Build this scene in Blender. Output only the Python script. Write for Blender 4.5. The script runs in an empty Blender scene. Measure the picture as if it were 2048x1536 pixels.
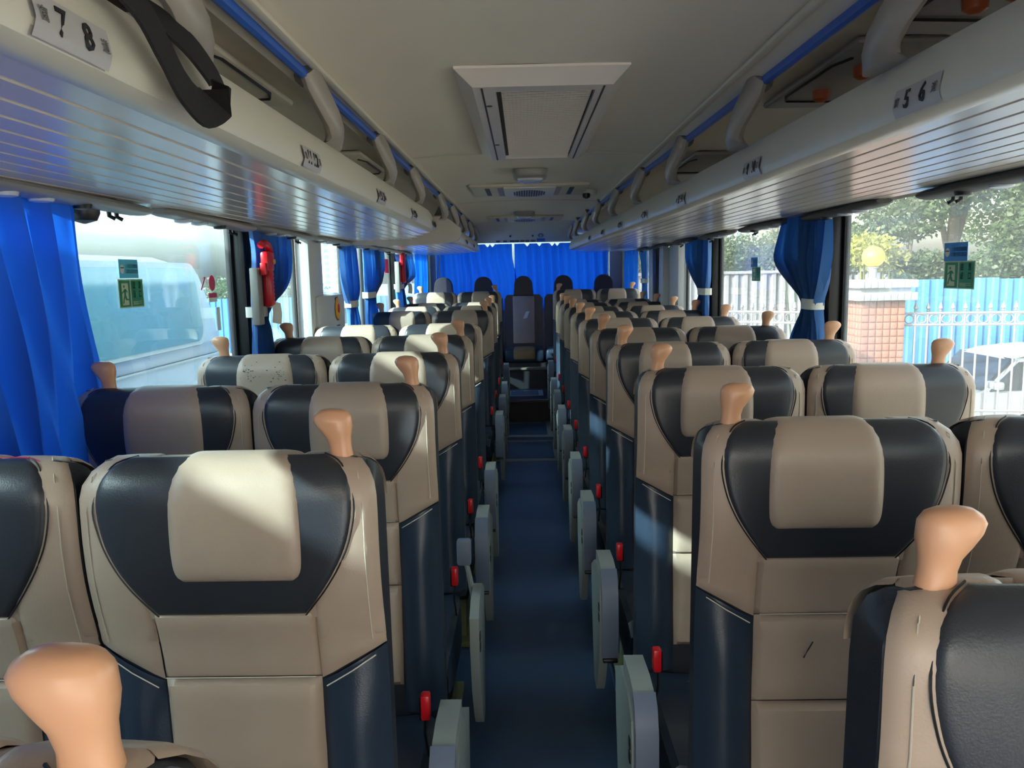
import bpy, bmesh, math, random
from mathutils import Vector, Matrix
random.seed(7)
S = bpy.context.scene
COL = S.collection
PI = math.pi
# ------------------------------------------------------------ camera
cam_d = bpy.data.cameras.new('camera'); cam = bpy.data.objects.new('camera', cam_d); COL.objects.link(cam)
cam_d.sensor_fit = 'HORIZONTAL'; cam_d.sensor_width = 36.0; cam_d.lens = 1600.0/2048*36
cam_d.clip_start = .02; cam_d.clip_end = 500
YAW, PITCH, ROLL = .0166, .1381, .0201
f = Vector((-math.sin(YAW)*math.cos(PITCH), math.cos(YAW)*math.cos(PITCH), -math.sin(PITCH)))
r0 = Vector((math.cos(YAW), math.sin(YAW), 0)); u0 = r0.cross(f)
cr, sr = math.cos(ROLL), math.sin(ROLL)
r = cr*r0 - sr*u0; u = sr*r0 + cr*u0
cam.matrix_world = Matrix(((r.x, u.x, -f.x, 0), (r.y, u.y, -f.y, 0), (r.z, u.z, -f.z, 1.5), (0, 0, 0, 1)))
S.camera = cam
# ------------------------------------------------------------ world, sun, exposure
SUN_EL, SUN_AZ = math.radians(25.9), math.radians(-57)      # azimuth from -Y (behind the camera) towards -X (left)
W = bpy.data.worlds.new('sky'); S.world = W; W.use_nodes = True
nt = W.node_tree; bg = nt.nodes['Background']
sky = nt.nodes.new('ShaderNodeTexSky'); sky.sky_type = 'NISHITA'; sky.sun_disc = False
sky.sun_elevation = SUN_EL; sky.air_density = 1.6; sky.dust_density = 4.0; sky.ozone_density = 1.0
sun_from = Vector((-math.sin(-SUN_AZ)*math.cos(SUN_EL), -math.cos(SUN_AZ)*math.cos(SUN_EL), math.sin(SUN_EL)))
sky.sun_rotation = math.atan2(sun_from.x, sun_from.y)
hs = nt.nodes.new('ShaderNodeHueSaturation'); hs.inputs['Saturation'].default_value = .42        # hazy, washed-out sky
nt.links.new(sky.outputs[0], hs.inputs['Color']); nt.links.new(hs.outputs[0], bg.inputs[0]); bg.inputs[1].default_value = .22
sd = bpy.data.lights.new('sun', 'SUN'); sun = bpy.data.objects.new('sun', sd); COL.objects.link(sun)
sd.energy = 3.6; sd.color = (1, .93, .82); sd.angle = math.radians(.7)
sun.rotation_euler = (-sun_from).to_track_quat('-Z', 'Y').to_euler(); sun.location = (0, 0, 20)
vs = S.view_settings; vs.view_transform = 'Standard'; vs.look = 'None'; vs.gamma = 1; vs.use_curve_mapping = False
vs.exposure = 2.85
cy = S.cycles
cy.max_bounces = 14; cy.diffuse_bounces = 7; cy.glossy_bounces = 5; cy.transparent_max_bounces = 24; cy.transmission_bounces = 6
cy.sample_clamp_indirect = 8.0; cy.use_denoising = True; cy.caustics_reflective = False

# ------------------------------------------------------------ materials
def lin(c):
    return tuple(((v/255)/12.92 if v/255 <= .04045 else ((v/255+.055)/1.055)**2.4) for v in c) + (1,)
def mat(name, c, rough=.5, metal=0, spec=.5, bump=0, bscale=200, vary=0, vscale=3, coat=0):
    m = bpy.data.materials.new(name); m.use_nodes = True; n = m.node_tree.nodes; l = m.node_tree.links
    b = n['Principled BSDF']; b.inputs['Base Color'].default_value = lin(c); b.inputs['Roughness'].default_value = rough
    b.inputs['Metallic'].default_value = metal; b.inputs['Specular IOR Level'].default_value = spec
    b.inputs['Coat Weight'].default_value = coat
    m.diffuse_color = lin(c)
    if bump or vary:
        tc = n.new('ShaderNodeTexCoord')
    if bump:
        t = n.new('ShaderNodeTexNoise'); t.inputs['Scale'].default_value = bscale; t.inputs['Detail'].default_value = 3
        l.new(tc.outputs['Object'], t.inputs['Vector'])
        bp = n.new('ShaderNodeBump'); bp.inputs['Strength'].default_value = bump; bp.inputs['Distance'].default_value = .002
        l.new(t.outputs[0], bp.inputs['Height']); l.new(bp.outputs[0], b.inputs['Normal'])
    if vary:
        t = n.new('ShaderNodeTexNoise'); t.inputs['Scale'].default_value = vscale; t.inputs['Detail'].default_value = 4
        l.new(tc.outputs['Object'], t.inputs['Vector'])
        mx = n.new('ShaderNodeMix'); mx.data_type = 'RGBA'
        mx.inputs['A'].default_value = lin(tuple(max(0, v*(1-vary)) for v in c)); mx.inputs['B'].default_value = lin(tuple(min(255, v*(1+vary)) for v in c))
        l.new(t.outputs[0], mx.inputs['Factor']); l.new(mx.outputs['Result'], b.inputs['Base Color'])
    return m
def glass(name, tint, haze=.05, gloss=.08):
    m = bpy.data.materials.new(name); m.use_nodes = True; n = m.node_tree.nodes; l = m.node_tree.links
    n.remove(n['Principled BSDF']); o = n['Material Output']
    tr = n.new('ShaderNodeBsdfTransparent'); tr.inputs[0].default_value = (*tint, 1)
    gl = n.new('ShaderNodeBsdfGlossy'); gl.inputs['Roughness'].default_value = .01; gl.inputs[0].default_value = (.9, .95, 1, 1)
    df = n.new('ShaderNodeBsdfTranslucent'); df.inputs[0].default_value = (.85, .93, .95, 1)
    lw = n.new('ShaderNodeLayerWeight'); lw.inputs[0].default_value = .5
    pw_ = n.new('ShaderNodeMath'); pw_.operation = 'POWER'; pw_.inputs[1].default_value = 5; l.new(lw.outputs['Facing'], pw_.inputs[0])
    fr = n.new('ShaderNodeMath'); fr.operation = 'MULTIPLY_ADD'; fr.inputs[1].default_value = .9; fr.inputs[2].default_value = .03; l.new(pw_.outputs[0], fr.inputs[0])
    m1 = n.new('ShaderNodeMixShader'); m2 = n.new('ShaderNodeMixShader')
    tcn = n.new('ShaderNodeTexCoord'); nz = n.new('ShaderNodeTexNoise'); nz.inputs['Scale'].default_value = 2.2
    rp = n.new('ShaderNodeMapRange'); rp.inputs[1].default_value = .3; rp.inputs[2].default_value = .75; rp.inputs[3].default_value = haze*.5; rp.inputs[4].default_value = haze*1.7
    l.new(tcn.outputs['Object'], nz.inputs['Vector']); l.new(nz.outputs[0], rp.inputs[0]); l.new(rp.outputs[0], m1.inputs[0])
    l.new(tr.outputs[0], m1.inputs[1]); l.new(df.outputs[0], m1.inputs[2])
    l.new(fr.outputs[0], m2.inputs[0]); l.new(m1.outputs[0], m2.inputs[1]); l.new(gl.outputs[0], m2.inputs[2])
    l.new(m2.outputs[0], o.inputs[0]); return m
def cloth(name, c, trans=.45, tc=None):
    m = mat(name, c, .75, bump=.15, bscale=900); n = m.node_tree.nodes; l = m.node_tree.links
    b = n['Principled BSDF']; t = n.new('ShaderNodeBsdfTranslucent'); t.inputs[0].default_value = lin(tc or c)
    mx = n.new('ShaderNodeMixShader'); mx.inputs[0].default_value = trans
    l.new(b.outputs[0], mx.inputs[1]); l.new(t.outputs[0], mx.inputs[2]); l.new(mx.outputs[0], n['Material Output'].inputs[0])
    b.inputs['Sheen Weight'].default_value = .3
    return m
def leafmat(name, c, tc):
    m = mat(name, c, .5, vary=.35, vscale=1.5); n = m.node_tree.nodes; l = m.node_tree.links
    b = n['Principled BSDF']; t = n.new('ShaderNodeBsdfTranslucent'); t.inputs[0].default_value = lin(tc)
    mx = n.new('ShaderNodeMixShader'); mx.inputs[0].default_value = .4
    l.new(b.outputs[0], mx.inputs[1]); l.new(t.outputs[0], mx.inputs[2]); l.new(mx.outputs[0], n['Material Output'].inputs[0]); return m
def tiles(name, c, c2, sx, sz):      # fine tile joints on far small things
    m = mat(name, c, .4); n = m.node_tree.nodes; l = m.node_tree.links
    b = n['Principled BSDF']; br = n.new('ShaderNodeTexBrick'); tcn = n.new('ShaderNodeTexCoord')
    br.offset = 0; br.inputs['Color1'].default_value = lin(c); br.inputs['Color2'].default_value = lin(c); br.inputs['Mortar'].default_value = lin(c2)
    br.inputs['Scale'].default_value = 1; br.inputs['Brick Width'].default_value = sx; br.inputs['Row Height'].default_value = sz; br.inputs['Mortar Size'].default_value = .004
    l.new(tcn.outputs['Object'], br.inputs['Vector']); l.new(br.outputs[0], b.inputs['Base Color']); return m

M = dict(
 beige=mat('beige_leather', (172, 151, 134), .36, bump=.15, bscale=420, vary=.04, vscale=12),
 char=mat('charcoal_leather', (46, 48, 54), .33, bump=.15, bscale=420),
 navy=mat('navy_leather', (38, 50, 66), .32, bump=.15, bscale=420),
 side=mat('dark_side_leather', (34, 37, 46), .42, bump=.2, bscale=350),
 thread=mat('pale_thread', (196, 186, 170), .7),
 handle=mat('tan_handle_plastic', (212, 158, 122), .3, vary=.04, vscale=9),
 arm=mat('grey_green_plastic', (150, 158, 152), .42),
 pad=mat('grey_arm_pad', (112, 122, 142), .45, bump=.1),
 black=mat('black_plastic', (18, 18, 20), .4), blackm=mat('black_rubber', (14, 15, 18), .75),
 red=mat('red_plastic', (205, 22, 34), .3), redd=mat('red_print', (210, 40, 80), .5),
 rail=mat('olive_steel_rail', (126, 130, 88), .5), steel=mat('dark_steel', (62, 64, 68), .45, metal=.7), chrome=mat('bright_metal', (200, 200, 200), .2, metal=1),
 floor=mat('navy_vinyl_floor', (54, 78, 108), .36, bump=.2, bscale=500, vary=.16, vscale=2.2),
 floor2=mat('dark_step_vinyl', (24, 27, 34), .5, bump=.2, bscale=400), alu=mat('floor_aluminium', (150, 152, 150), .4), tread=mat('worn_step_edge', (104, 100, 88), .6),
 ceil=mat('ceiling_vinyl', (224, 214, 199), .6, bump=.12, bscale=500, vary=.03, vscale=2), ceilt=mat('cream_trim', (205, 198, 182), .5),
 rack=mat('rack_plastic', (210, 200, 190), .2, spec=.45, vary=.03), racklip=mat('rack_lip_plastic', (208, 202, 188), .35), rackin=mat('rack_groove', (225, 218, 208), .4),
 brk=mat('bracket_grey', (150, 142, 134), .38), blue=mat('blue_rail_plastic', (28, 92, 190), .3),
 grey=mat('light_grey_trim', (206, 208, 208), .4, vary=.02), grey2=mat('mid_grey_plastic', (140, 138, 134), .4), dgrey=mat('dark_grey_plastic', (70, 68, 66), .5),
 plate=mat('number_plate_grey', (176, 172, 172), .35), ink=mat('black_ink', (16, 14, 16), .5), inkg=mat('grey_ink', (110, 104, 106), .5),
 bezel=mat('grille_bezel_silver', (206, 198, 192), .3), mesh=mat('grille_mesh_brown', (104, 88, 66), .5), meshd=mat('grille_dark', (46, 40, 34), .6),
 lamp=mat('lamp_cover', (196, 200, 210), .12), 
 curt=cloth('blue_curtain_cloth', (34, 100, 188), .42, (24, 104, 215)), curts=cloth('blue_satin_curtain', (54, 108, 170), .25, (36, 104, 190)),
 curtr=cloth('rear_blue_curtain', (28, 86, 190), .5, (22, 92, 214)),
 belt=mat('white_tieback', (214, 212, 204), .6), paper=mat('white_paper', (232, 230, 222), .7), lens=mat('orange_glint_tint', (190, 88, 44), .35),
 strap=mat('black_webbing', (16, 14, 16), .8, bump=.5, bscale=600),
 glassL=glass('window_glass_left', (.58, .71, .75), .03), glassR=glass('window_glass_right', (.70, .73, .72), .06),
 stg=mat('sticker_green', (20, 140, 96), .4), stp=mat('sticker_pale', (206, 218, 180), .5), stb=mat('sticker_blue', (52, 140, 216), .4), stc=mat('sticker_cyan', (90, 205, 235), .4), skin=mat('sticker_face', (228, 196, 176), .5),
 yel=mat('yellow_disc', (236, 176, 40), .35),
 pole=mat('fence_silver_paint', (138, 138, 142), .3, metal=.3), bfence=mat('blue_sheet_steel', (56, 112, 170), .45, vary=.06), wfence=mat('white_sheet_steel', (132, 134, 142), .5, vary=.03),
 tilep=mat('pink_wall_tile', (140, 100, 86), .35, vary=.05, vscale=6), mortar=mat('tile_mortar', (120, 78, 70), .8), capt=mat('white_wall_tile', (132, 138, 142), .3),
 globe=mat('yellow_globe', (226, 186, 60), .3), asph=mat('asphalt', (176, 172, 162), .9, vary=.1), conc=mat('concrete', (170, 166, 158), .85, vary=.08),
 leaf=leafmat('tree_leaves', (66, 80, 56), (84, 104, 56)), leaf2=leafmat('yellow_green_leaves', (128, 130, 66), (150, 150, 60)), leaf3=leafmat('hedge_leaves', (78, 92, 66), (98, 116, 70)),
 bark=mat('bark', (96, 90, 80), .9, bump=.6, bscale=30), wire=mat('power_cable', (40, 40, 42), .7),
 bldg=mat('white_building', (180, 180, 178), .7), bldw=mat('building_window', (120, 136, 150), .3),
 carw=mat('white_car_paint', (226, 228, 230), .2, coat=.6), card=mat('dark_car_glass', (36, 40, 46), .08), carg=mat('silver_car_paint', (150, 154, 160), .3, metal=.4), tyre=mat('tyre', (26, 26, 28), .8),
 nbody=mat('neighbour_paint', (140, 156, 178), .35, vary=.03), nglass=mat('neighbour_glass', (60, 130, 150), .1, spec=.5), nframe=mat('neighbour_frame', (160, 170, 176), .4), ndark=mat('neighbour_dark', (84, 104, 136), .3),
)
# ------------------------------------------------------------ mesh helpers
class MB:
    def __init__(s): s.v = []; s.f = []; s.m = []
    def add(s, vs_, fs, mi=0):
        o = len(s.v); s.v += [tuple(p) for p in vs_]; s.f += [tuple(i+o for i in q) for q in fs]; s.m += [mi]*len(fs); return s
    def box(s, x0, x1, y0, y1, z0, z1, mi=0, bev=0):
        if bev:
            b = min(bev, (x1-x0)/2.01, (y1-y0)/2.01, (z1-z0)/2.01); bm = bmesh.new()
            bmesh.ops.create_cube(bm, size=1)
            for v in bm.verts: v.co = Vector((x0+(v.co.x+.5)*(x1-x0), y0+(v.co.y+.5)*(y1-y0), z0+(v.co.z+.5)*(z1-z0)))
            bmesh.ops.bevel(bm, geom=bm.edges[:], offset=b, segments=2, profile=.5, affect='EDGES')
            bm.verts.ensure_lookup_table(); bm.verts.index_update()
            s.add([v.co[:] for v in bm.verts], [[v.index for v in fc.verts] for fc in bm.faces], mi); bm.free(); return s
        vs_ = [(x, y, z) for x in (x0, x1) for y in (y0, y1) for z in (z0, z1)]
        return s.add(vs_, [(0, 1, 3, 2), (4, 6, 7, 5), (0, 4, 5, 1), (2, 3, 7, 6), (0, 2, 6, 4), (1, 5, 7, 3)], mi)
    def grid(s, rows, mi=0, closed=False):
        n = len(rows[0]); vs_ = [p for rw in rows for p in rw]; fs = []
        for i in range(len(rows)-1):
            for j in range(n if closed else n-1):
                k = (j+1) % n; fs.append((i*n+j, i*n+k, (i+1)*n+k, (i+1)*n+j))
        return s.add(vs_, fs, mi)
    def loft(s, rings, mi=0, cap=True):
        n = len(rings[0]); s.grid(rings, mi, True); o = len(s.v)-n*len(rings)
        if cap:
            s.f.append(tuple(range(o, o+n))); s.m.append(mi)
            e = len(s.v)-n; s.f.append(tuple(range(e+n-1, e-1, -1))); s.m.append(mi)
        return s
    def tube(s, path, rad, n=8, mi=0, sy=1.0, cap=True):
        path = [Vector(p) for p in path]; rings = []
        for i, p in enumerate(path):
            t = (path[min(i+1, len(path)-1)]-path[max(i-1, 0)]).normalized()
            a = Vector((0, 0, 1)) if abs(t.z) < .9 else Vector((1, 0, 0))
            e1 = t.cross(a).normalized(); e2 = e1.cross(t).normalized()
            rr = rad[i] if isinstance(rad, (list, tuple)) else rad
            rings.append([p+e1*math.cos(2*PI*k/n)*rr+e2*math.sin(2*PI*k/n)*rr*sy for k in range(n)])
        return s.loft(rings, mi, cap)
    def lathe(s, c, prof, n=16, mi=0, ax='z'):
        rings = []
        for rr, h in prof:
            ring = []
            for k in range(n):
                a = 2*PI*k/n; x, y = rr*math.cos(a), rr*math.sin(a)
                ring.append((c[0]+x, c[1]+y, c[2]+h) if ax == 'z' else ((c[0]+h, c[1]+x, c[2]+y) if ax == 'x' else (c[0]+x, c[1]+h, c[2]+y)))
            rings.append(ring)
        return s.loft(rings, mi)
    def prism(s, poly, ax, a, b, mi=0):     # poly in the two other axes
        def P(p, h):
            return (h, p[0], p[1]) if ax == 'x' else ((p[0], h, p[1]) if ax == 'y' else (p[0], p[1], h))
        return s.loft([[P(p, a) for p in poly], [P(p, b) for p in poly]], mi)
    def mesh(s, name, mats, off=(0, 0, 0), smooth=True, angle=38):
        me = bpy.data.meshes.new(name); me.from_pydata([(v[0]-off[0], v[1]-off[1], v[2]-off[2]) for v in s.v], [], s.f)
        for m in mats: me.materials.append(m)
        if len(mats) > 1: me.polygons.foreach_set('material_index', s.m)
        bm = bmesh.new(); bm.from_mesh(me); bmesh.ops.recalc_face_normals(bm, faces=bm.faces[:])
        if smooth:
            for fc in bm.faces: fc.smooth = True
            for e in bm.edges:
                if len(e.link_faces) == 2 and e.calc_face_angle(0) > math.radians(angle): e.smooth = False
        bm.to_mesh(me); bm.free(); me.update(); return me
def link(name, me, parent=None):
    o = bpy.data.objects.new(name, me); COL.objects.link(o)
    if parent is not None: o.parent = parent
    return o
def tag(o, label, cat, group=None, kind=None):
    if label: o['label'] = label
    if cat: o['category'] = cat
    if group: o['group'] = group
    if kind: o['kind'] = kind
    return o
def thing(name, label, cat, loc=(0, 0, 0), group=None, kind=None):
    o = bpy.data.objects.new(name, None); o.empty_display_size = .1; COL.objects.link(o); o.location = loc
    return tag(o, label, cat, group, kind)
def wloc(p):
    v = Vector((0, 0, 0))
    while p is not None: v += Vector(p.location); p = p.parent
    return v
def part(name, mb, m, parent, label=None, smooth=True, local=False):
    ms = [M[k] for k in (m if isinstance(m, (list, tuple)) else [m])]
    me = mb.mesh(name, ms, (0, 0, 0) if local else wloc(parent), smooth)
    o = link(name, me, parent)
    if label: o['label'] = label
    return o
def solo(name, mb, m, label, cat, group=None, kind=None, origin=None, smooth=True):
    ms = [M[k] for k in (m if isinstance(m, (list, tuple)) else [m])]
    if origin is None:
        n = len(mb.v); origin = (sum(v[0] for v in mb.v)/n, sum(v[1] for v in mb.v)/n, min(v[2] for v in mb.v))
    o = link(name, mb.mesh(name, ms, origin, smooth)); o.location = origin
    return tag(o, label, cat, group, kind)
def struct(name, mb, m, label=None, smooth=True):
    ms = [M[k] for k in (m if isinstance(m, (list, tuple)) else [m])]
    o = link(name, mb.mesh(name, ms, (0, 0, 0), smooth)); o['kind'] = 'structure'
    o['label'] = label or name.replace('_', ' '); return o
def text_mb(txt, size, place, depth=.0006, bold=0):
    """flat lettering turned into mesh; place(x, y, z) maps text space to the world"""
    cu = bpy.data.curves.new('t', 'FONT'); cu.body = txt; cu.size = size; cu.align_x = 'CENTER'; cu.align_y = 'CENTER'; cu.extrude = depth; cu.offset = bold; cu.resolution_u = 2
    o = bpy.data.objects.new('t', cu); COL.objects.link(o)
    dg = bpy.context.evaluated_depsgraph_get(); me = bpy.data.meshes.new_from_object(o.evaluated_get(dg))
    mb = MB(); mb.add([place(*v.co) for v in me.vertices], [tuple(p.vertices) for p in me.polygons])
    bpy.data.objects.remove(o); bpy.data.curves.remove(cu); bpy.data.meshes.remove(me); return mb
def interp(keys, t):
    if t <= keys[0][0]: return keys[0][1]
    for (a, x), (b, y) in zip(keys, keys[1:]):
        if t <= b:
            k = (t-a)/(b-a); return x+(y-x)*k
    return keys[-1][1]
def sm(a, b, t):
    t = max(0, min(1, (t-a)/(b-a))); return t*t*(3-2*t)
def copy_thing(root, loc, label, group=None, skip=()):
    c = root.copy(); COL.objects.link(c); c.location = loc; c['label'] = label
    if group: c['group'] = group
    for ch in root.children:
        if ch.name.split('.')[0] in skip: continue
        d = ch.copy(); COL.objects.link(d); d.parent = c
        for g in ch.children:
            e = g.copy(); COL.objects.link(e); e.parent = d
    return c

XL, XR = -1.17, 1.24           # inner wall planes
YF, YB = -1.9, 9.75            # front opening, rear wall
# ============================================================ SETTING: bus shell
mb = MB(); mb.box(XL-.08, XR+.08, YF, YB+.1, -.25, 0); struct('floor', mb, 'floor', 'navy vinyl floor of the coach')
fl = bpy.data.objects['floor']
# floor hatches in the aisle
def hatch(y0, y1, x0, x1, z, lab):
    t = thing('floor_hatch', lab, 'hatch', ((x0+x1)/2, (y0+y1)/2, z))
    fr = MB(); w = .05
    h = .085 if z < .1 else .03; fr.box(x0, x1, y0, y0+h, z, z+.004); fr.box(x0, x1, y1-h, y1, z, z+.004); fr.box(x0, x0+w, y0+h, y1-h, z, z+.004); fr.box(x1-w, x1, y0+h, y1-h, z, z+.004)
    part('frame', fr, 'alu', t)
    part('hatch_lid', MB().box(x0+w+.004, x1-w-.004, y0+h+.004, y1-h-.004, z, z+.005), 'floor', t)
    for a, b in ((x0+w+.03, y0+w+.03), (x1-w-.03, y0+w+.03), (x0+w+.03, y1-w-.03), (x1-w-.03, y1-w-.03), ((x0+x1)/2, y1-w-.04)):
        part('screw', MB().lathe((a, b, z+.005), ((.007, 0), (.005, .003)), 8), 'chrome', t)
hatch(6.27, 7.08, -.25, .28, 0, 'framed floor hatch in the aisle, the nearer of the two on the flat floor')
hatch(7.22, 7.95, -.24, .25, 0, 'framed floor hatch in the aisle, directly below the first step')
mb = MB()
mb.box(-.30, .27, 8.02, YB, 0, .215); mb.box(-.30, .27, 8.86, YB, .215, .445); struct('trim_1', mb, 'floor2', 'dark steps at the rear end of the aisle')
mb = MB(); mb.box(-.30, .27, 8.0, 8.05, .19, .222, bev=.006); mb.box(-.30, .27, 8.84, 8.89, .425, .452, bev=.006)
struct('trim_2', mb, 'tread', 'worn metal nosings on the two rear steps')
hatch(8.30, 8.70, -.2, .19, .2155, 'small floor hatch on the tread between the two rear steps')
mb = MB(); mb.box(XL, -.30, 8.0, YB, 0, .08); mb.box(.27, XR, 8.0, YB, 0, .08); struct('trim_3', mb, 'floor2', 'raised side floor under the rear seats')
mb = MB().tube([(.31, y, .004) for y in (-.5, 3, 6, 8)], .006, 6); struct('trim_4', mb, 'floor', 'welt along the right edge of the aisle floor')

# ceiling cross-section
cxs = [(-1.19, 1.72), (-1.10, 1.80), (-.95, 1.88), (-.75, 1.935), (-.56, 1.945), (-.50, 1.93), (-.475, 1.908), (-.44, 1.915), (-.40, 1.928), (-.25, 1.938), (0, 1.942), (.3, 1.938), (.46, 1.928), (.50, 1.915), (.54, 1.908), (.57, 1.93), (.63, 1.945), (.82, 1.935), (1.02, 1.88), (1.17, 1.80), (1.26, 1.72)]
mb = MB(); mb.grid([[(x, y, z) for x, z in cxs] for y in (YF-.4, 0, 3, 6, YB+.05)])
mb.grid([[(x, y, z+.22) for x, z in cxs] for y in (YF-.4, YB+.05)]); struct('ceiling', mb, 'ceil', 'beige vinyl ceiling of the coach')
mb = MB().box(-1.27, 1.34, YF-.4, YB+.25, 2.17, 2.24, bev=.02); struct('trim_5', mb, 'grey', 'outer roof skin')
for i, y in enumerate((3.05, 5.02)):
    mb = MB(); mb.grid([[(x, y+dy, z-.001-h) for x, z in cxs[8:13]] for dy, h in ((-.008, 0), (0, .003), (.008, 0))])
    struct('trim_%d' % (6+i), mb, 'ceilt', 'cover strip across the ceiling joint')
# light trims beside the blue rails
for s, xx, nm in ((-1, -.40, 'trim_9'), (1, .465, 'trim_10')):
    mb = MB().box(min(xx, xx+s*.018), max(xx, xx+s*.018), YF, 9.2, 1.912, 1.922, bev=.003); struct(nm, mb, 'ceilt', 'cream strip beside the blue rail, %s side' % ('left' if s < 0 else 'right'))

# side walls with window openings : (y0,y1) of solid pillars between ZS (sill) and ZT
ZS, ZT = .84, 1.74
def wall(side, x, pillars):
    s = -1 if side == 'left' else 1
    x0, x1 = (x-.07, x) if s < 0 else (x, x+.07)
    mb = MB(); mb.box(x0, x1, YF, YB, 0, ZS); mb.box(x0, x1, YF-.4, YB, ZT, 2.18)
    mb.box(x0-.001, x1+.001, YF-.5, YF-.3, -1.0, 2.2)
    struct('wall_'+side, mb, 'grey', 'light grey %s wall panel of the coach, below and above the windows' % side)
    mb = MB(); mb.box(x0, x1, YF, YB, -1.05, -.0); return mb
wl = wall('left', XL, None); struct('trim_11', wl, 'nbody', 'outer lower body side, left')
wr = wall('right', XR, None); struct('trim_12', wr, 'nbody', 'outer lower body side, right')
mb = MB().box(XL-.07, XL+.04, YF, YB, ZS-.05, ZS, bev=.01); struct('trim_13', mb, 'grey', 'left window sill')
mb = MB().box(XR-.04, XR+.07, YF, YB, ZS-.05, ZS, bev=.01); struct('trim_14', mb, 'grey', 'right window sill')
tn = [15]
def pillar(side, y0, y1, m, lab, d=.035, z0=ZS, z1=ZT, bev=.012):
    x = XL if side == 'l' else XR
    mb = MB().box(x-.032 if side == 'l' else x-d, x+d if side == 'l' else x+.032, y0, y1, z0, z1, bev=bev)
    struct('trim_%d' % tn[0], mb, m, lab); tn[0] += 1
pillar('l', 3.30, 3.50, 'black', 'wide black window post with a gas strut, left side', .03)
pillar('l', 4.20, 4.48, 'grey', 'broad white pillar between left windows', .06, bev=.03)
pillar('l', 5.28, 5.42, 'grey', 'slim white pillar behind the call panel, left side', .05)
pillar('l', 5.95, 6.15, 'grey', 'slim white pillar between two tied curtains, left side', .045)
pillar('l', 7.2, 7.55, 'black', 'black window post near the rear, left side', .03)
pillar('l', 9.3, YB, 'dgrey', 'grey rear corner pillar, left side', .06)
pillar('l', -.35, -.1, 'black', 'black window post beside the camera, left side')
pillar('r', 3.21, 3.44, 'black', 'wide black window post behind the tied curtain, right side', .03)
pillar('r', 5.2, 5.42, 'black', 'black window post farther back, right side', .03)
pillar('r', 6.25, 6.62, 'grey', 'broad white pillar, right side', .05, bev=.03)
pillar('r', 6.62, 6.8, 'grey', 'stepped white frame edge, right side', .10, .84, 1.68)
pillar('r', 7.28, 7.42, 'black', 'dark slim post, right side', .05)
pillar('r', 7.42, 7.62, 'grey', 'slim grey pillar, right side', .06)
pillar('r', 9.3, YB, 'dgrey', 'grey rear corner pillar, right side', .06)
pillar('r', .55, .8, 'black', 'black window post beside the camera, right side')
pillar('l', 4.48, 5.28, 'grey', 'lower white wall panel under the call disc, left side', .03, ZS, 1.19)
# glass panes
def pane(n, side, y0, y1):
    x = XL-.03 if side == 'l' else XR+.03
    mb = MB().box(x-.003, x+.003, y0, y1, ZS, ZT)
    o = struct('window_%d' % n, mb, 'glassL' if side == 'l' else 'glassR', 'tinted coach window pane, %s side' % ('left' if side == 'l' else 'right'), smooth=False)
    g = MB(); w = .018
    for a, b, c, d in ((y0, y1, ZS, ZS+w), (y0, y1, ZT-w, ZT), (y0, y0+w, ZS+w, ZT-w), (y1-w, y1, ZS+w, ZT-w)): g.box(x-.012, x+.012, a, b, c, d)
    part('window_seal', g, 'blackm', o)
for i, (a, b) in enumerate(((-1.55, -.35), (-.1, 3.30), (3.50, 4.20), (4.48, 5.28), (5.42, 5.95), (6.15, 7.2), (7.55, 9.3))): pane(i+1, 'l', a, b)
for i, (a, b) in enumerate(((-1.55, .55), (.8, 3.21), (3.44, 5.2), (5.42, 6.25), (6.8, 7.28), (7.62, 9.3))): pane(i+8, 'r', a, b)
# rear wall: panel above the rear window, window, panel below
mb = MB(); mb.box(XL-.07, XR+.07, YB, YB+.08, 1.86, 2.2); mb.box(XL-.07, XR+.07, YB, YB+.08, -.2, 1.12)
mb.box(XL-.07, -1.05, YB, YB+.08, 1.12, 1.86); mb.box(1.04, XR+.07, YB, YB+.08, 1.12, 1.86); struct('wall_rear', mb, 'grey', 'rear wall of the coach around the rear window')
mb = MB().box(-1.05, 1.04, YB+.035, YB+.041, 1.12, 1.86); struct('window_14', mb, 'glassL', 'rear window pane behind the closed blue curtain', smooth=False)
# rear fascia sloping down from ceiling (bluish panel with text)
mb = MB(); prof = [(6.88, 1.944), (6.92, 1.934), (7.9, 1.792), (7.95, 1.792), (9.0, 1.862), (9.74, 1.862), (9.74, 1.99), (6.88, 1.99)]
mb.prism(prof, 'x', -.45, .47); struct('trim_%d' % tn[0], mb, 'grey', 'pale fascia above the rear window'); tn[0] += 1

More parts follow.
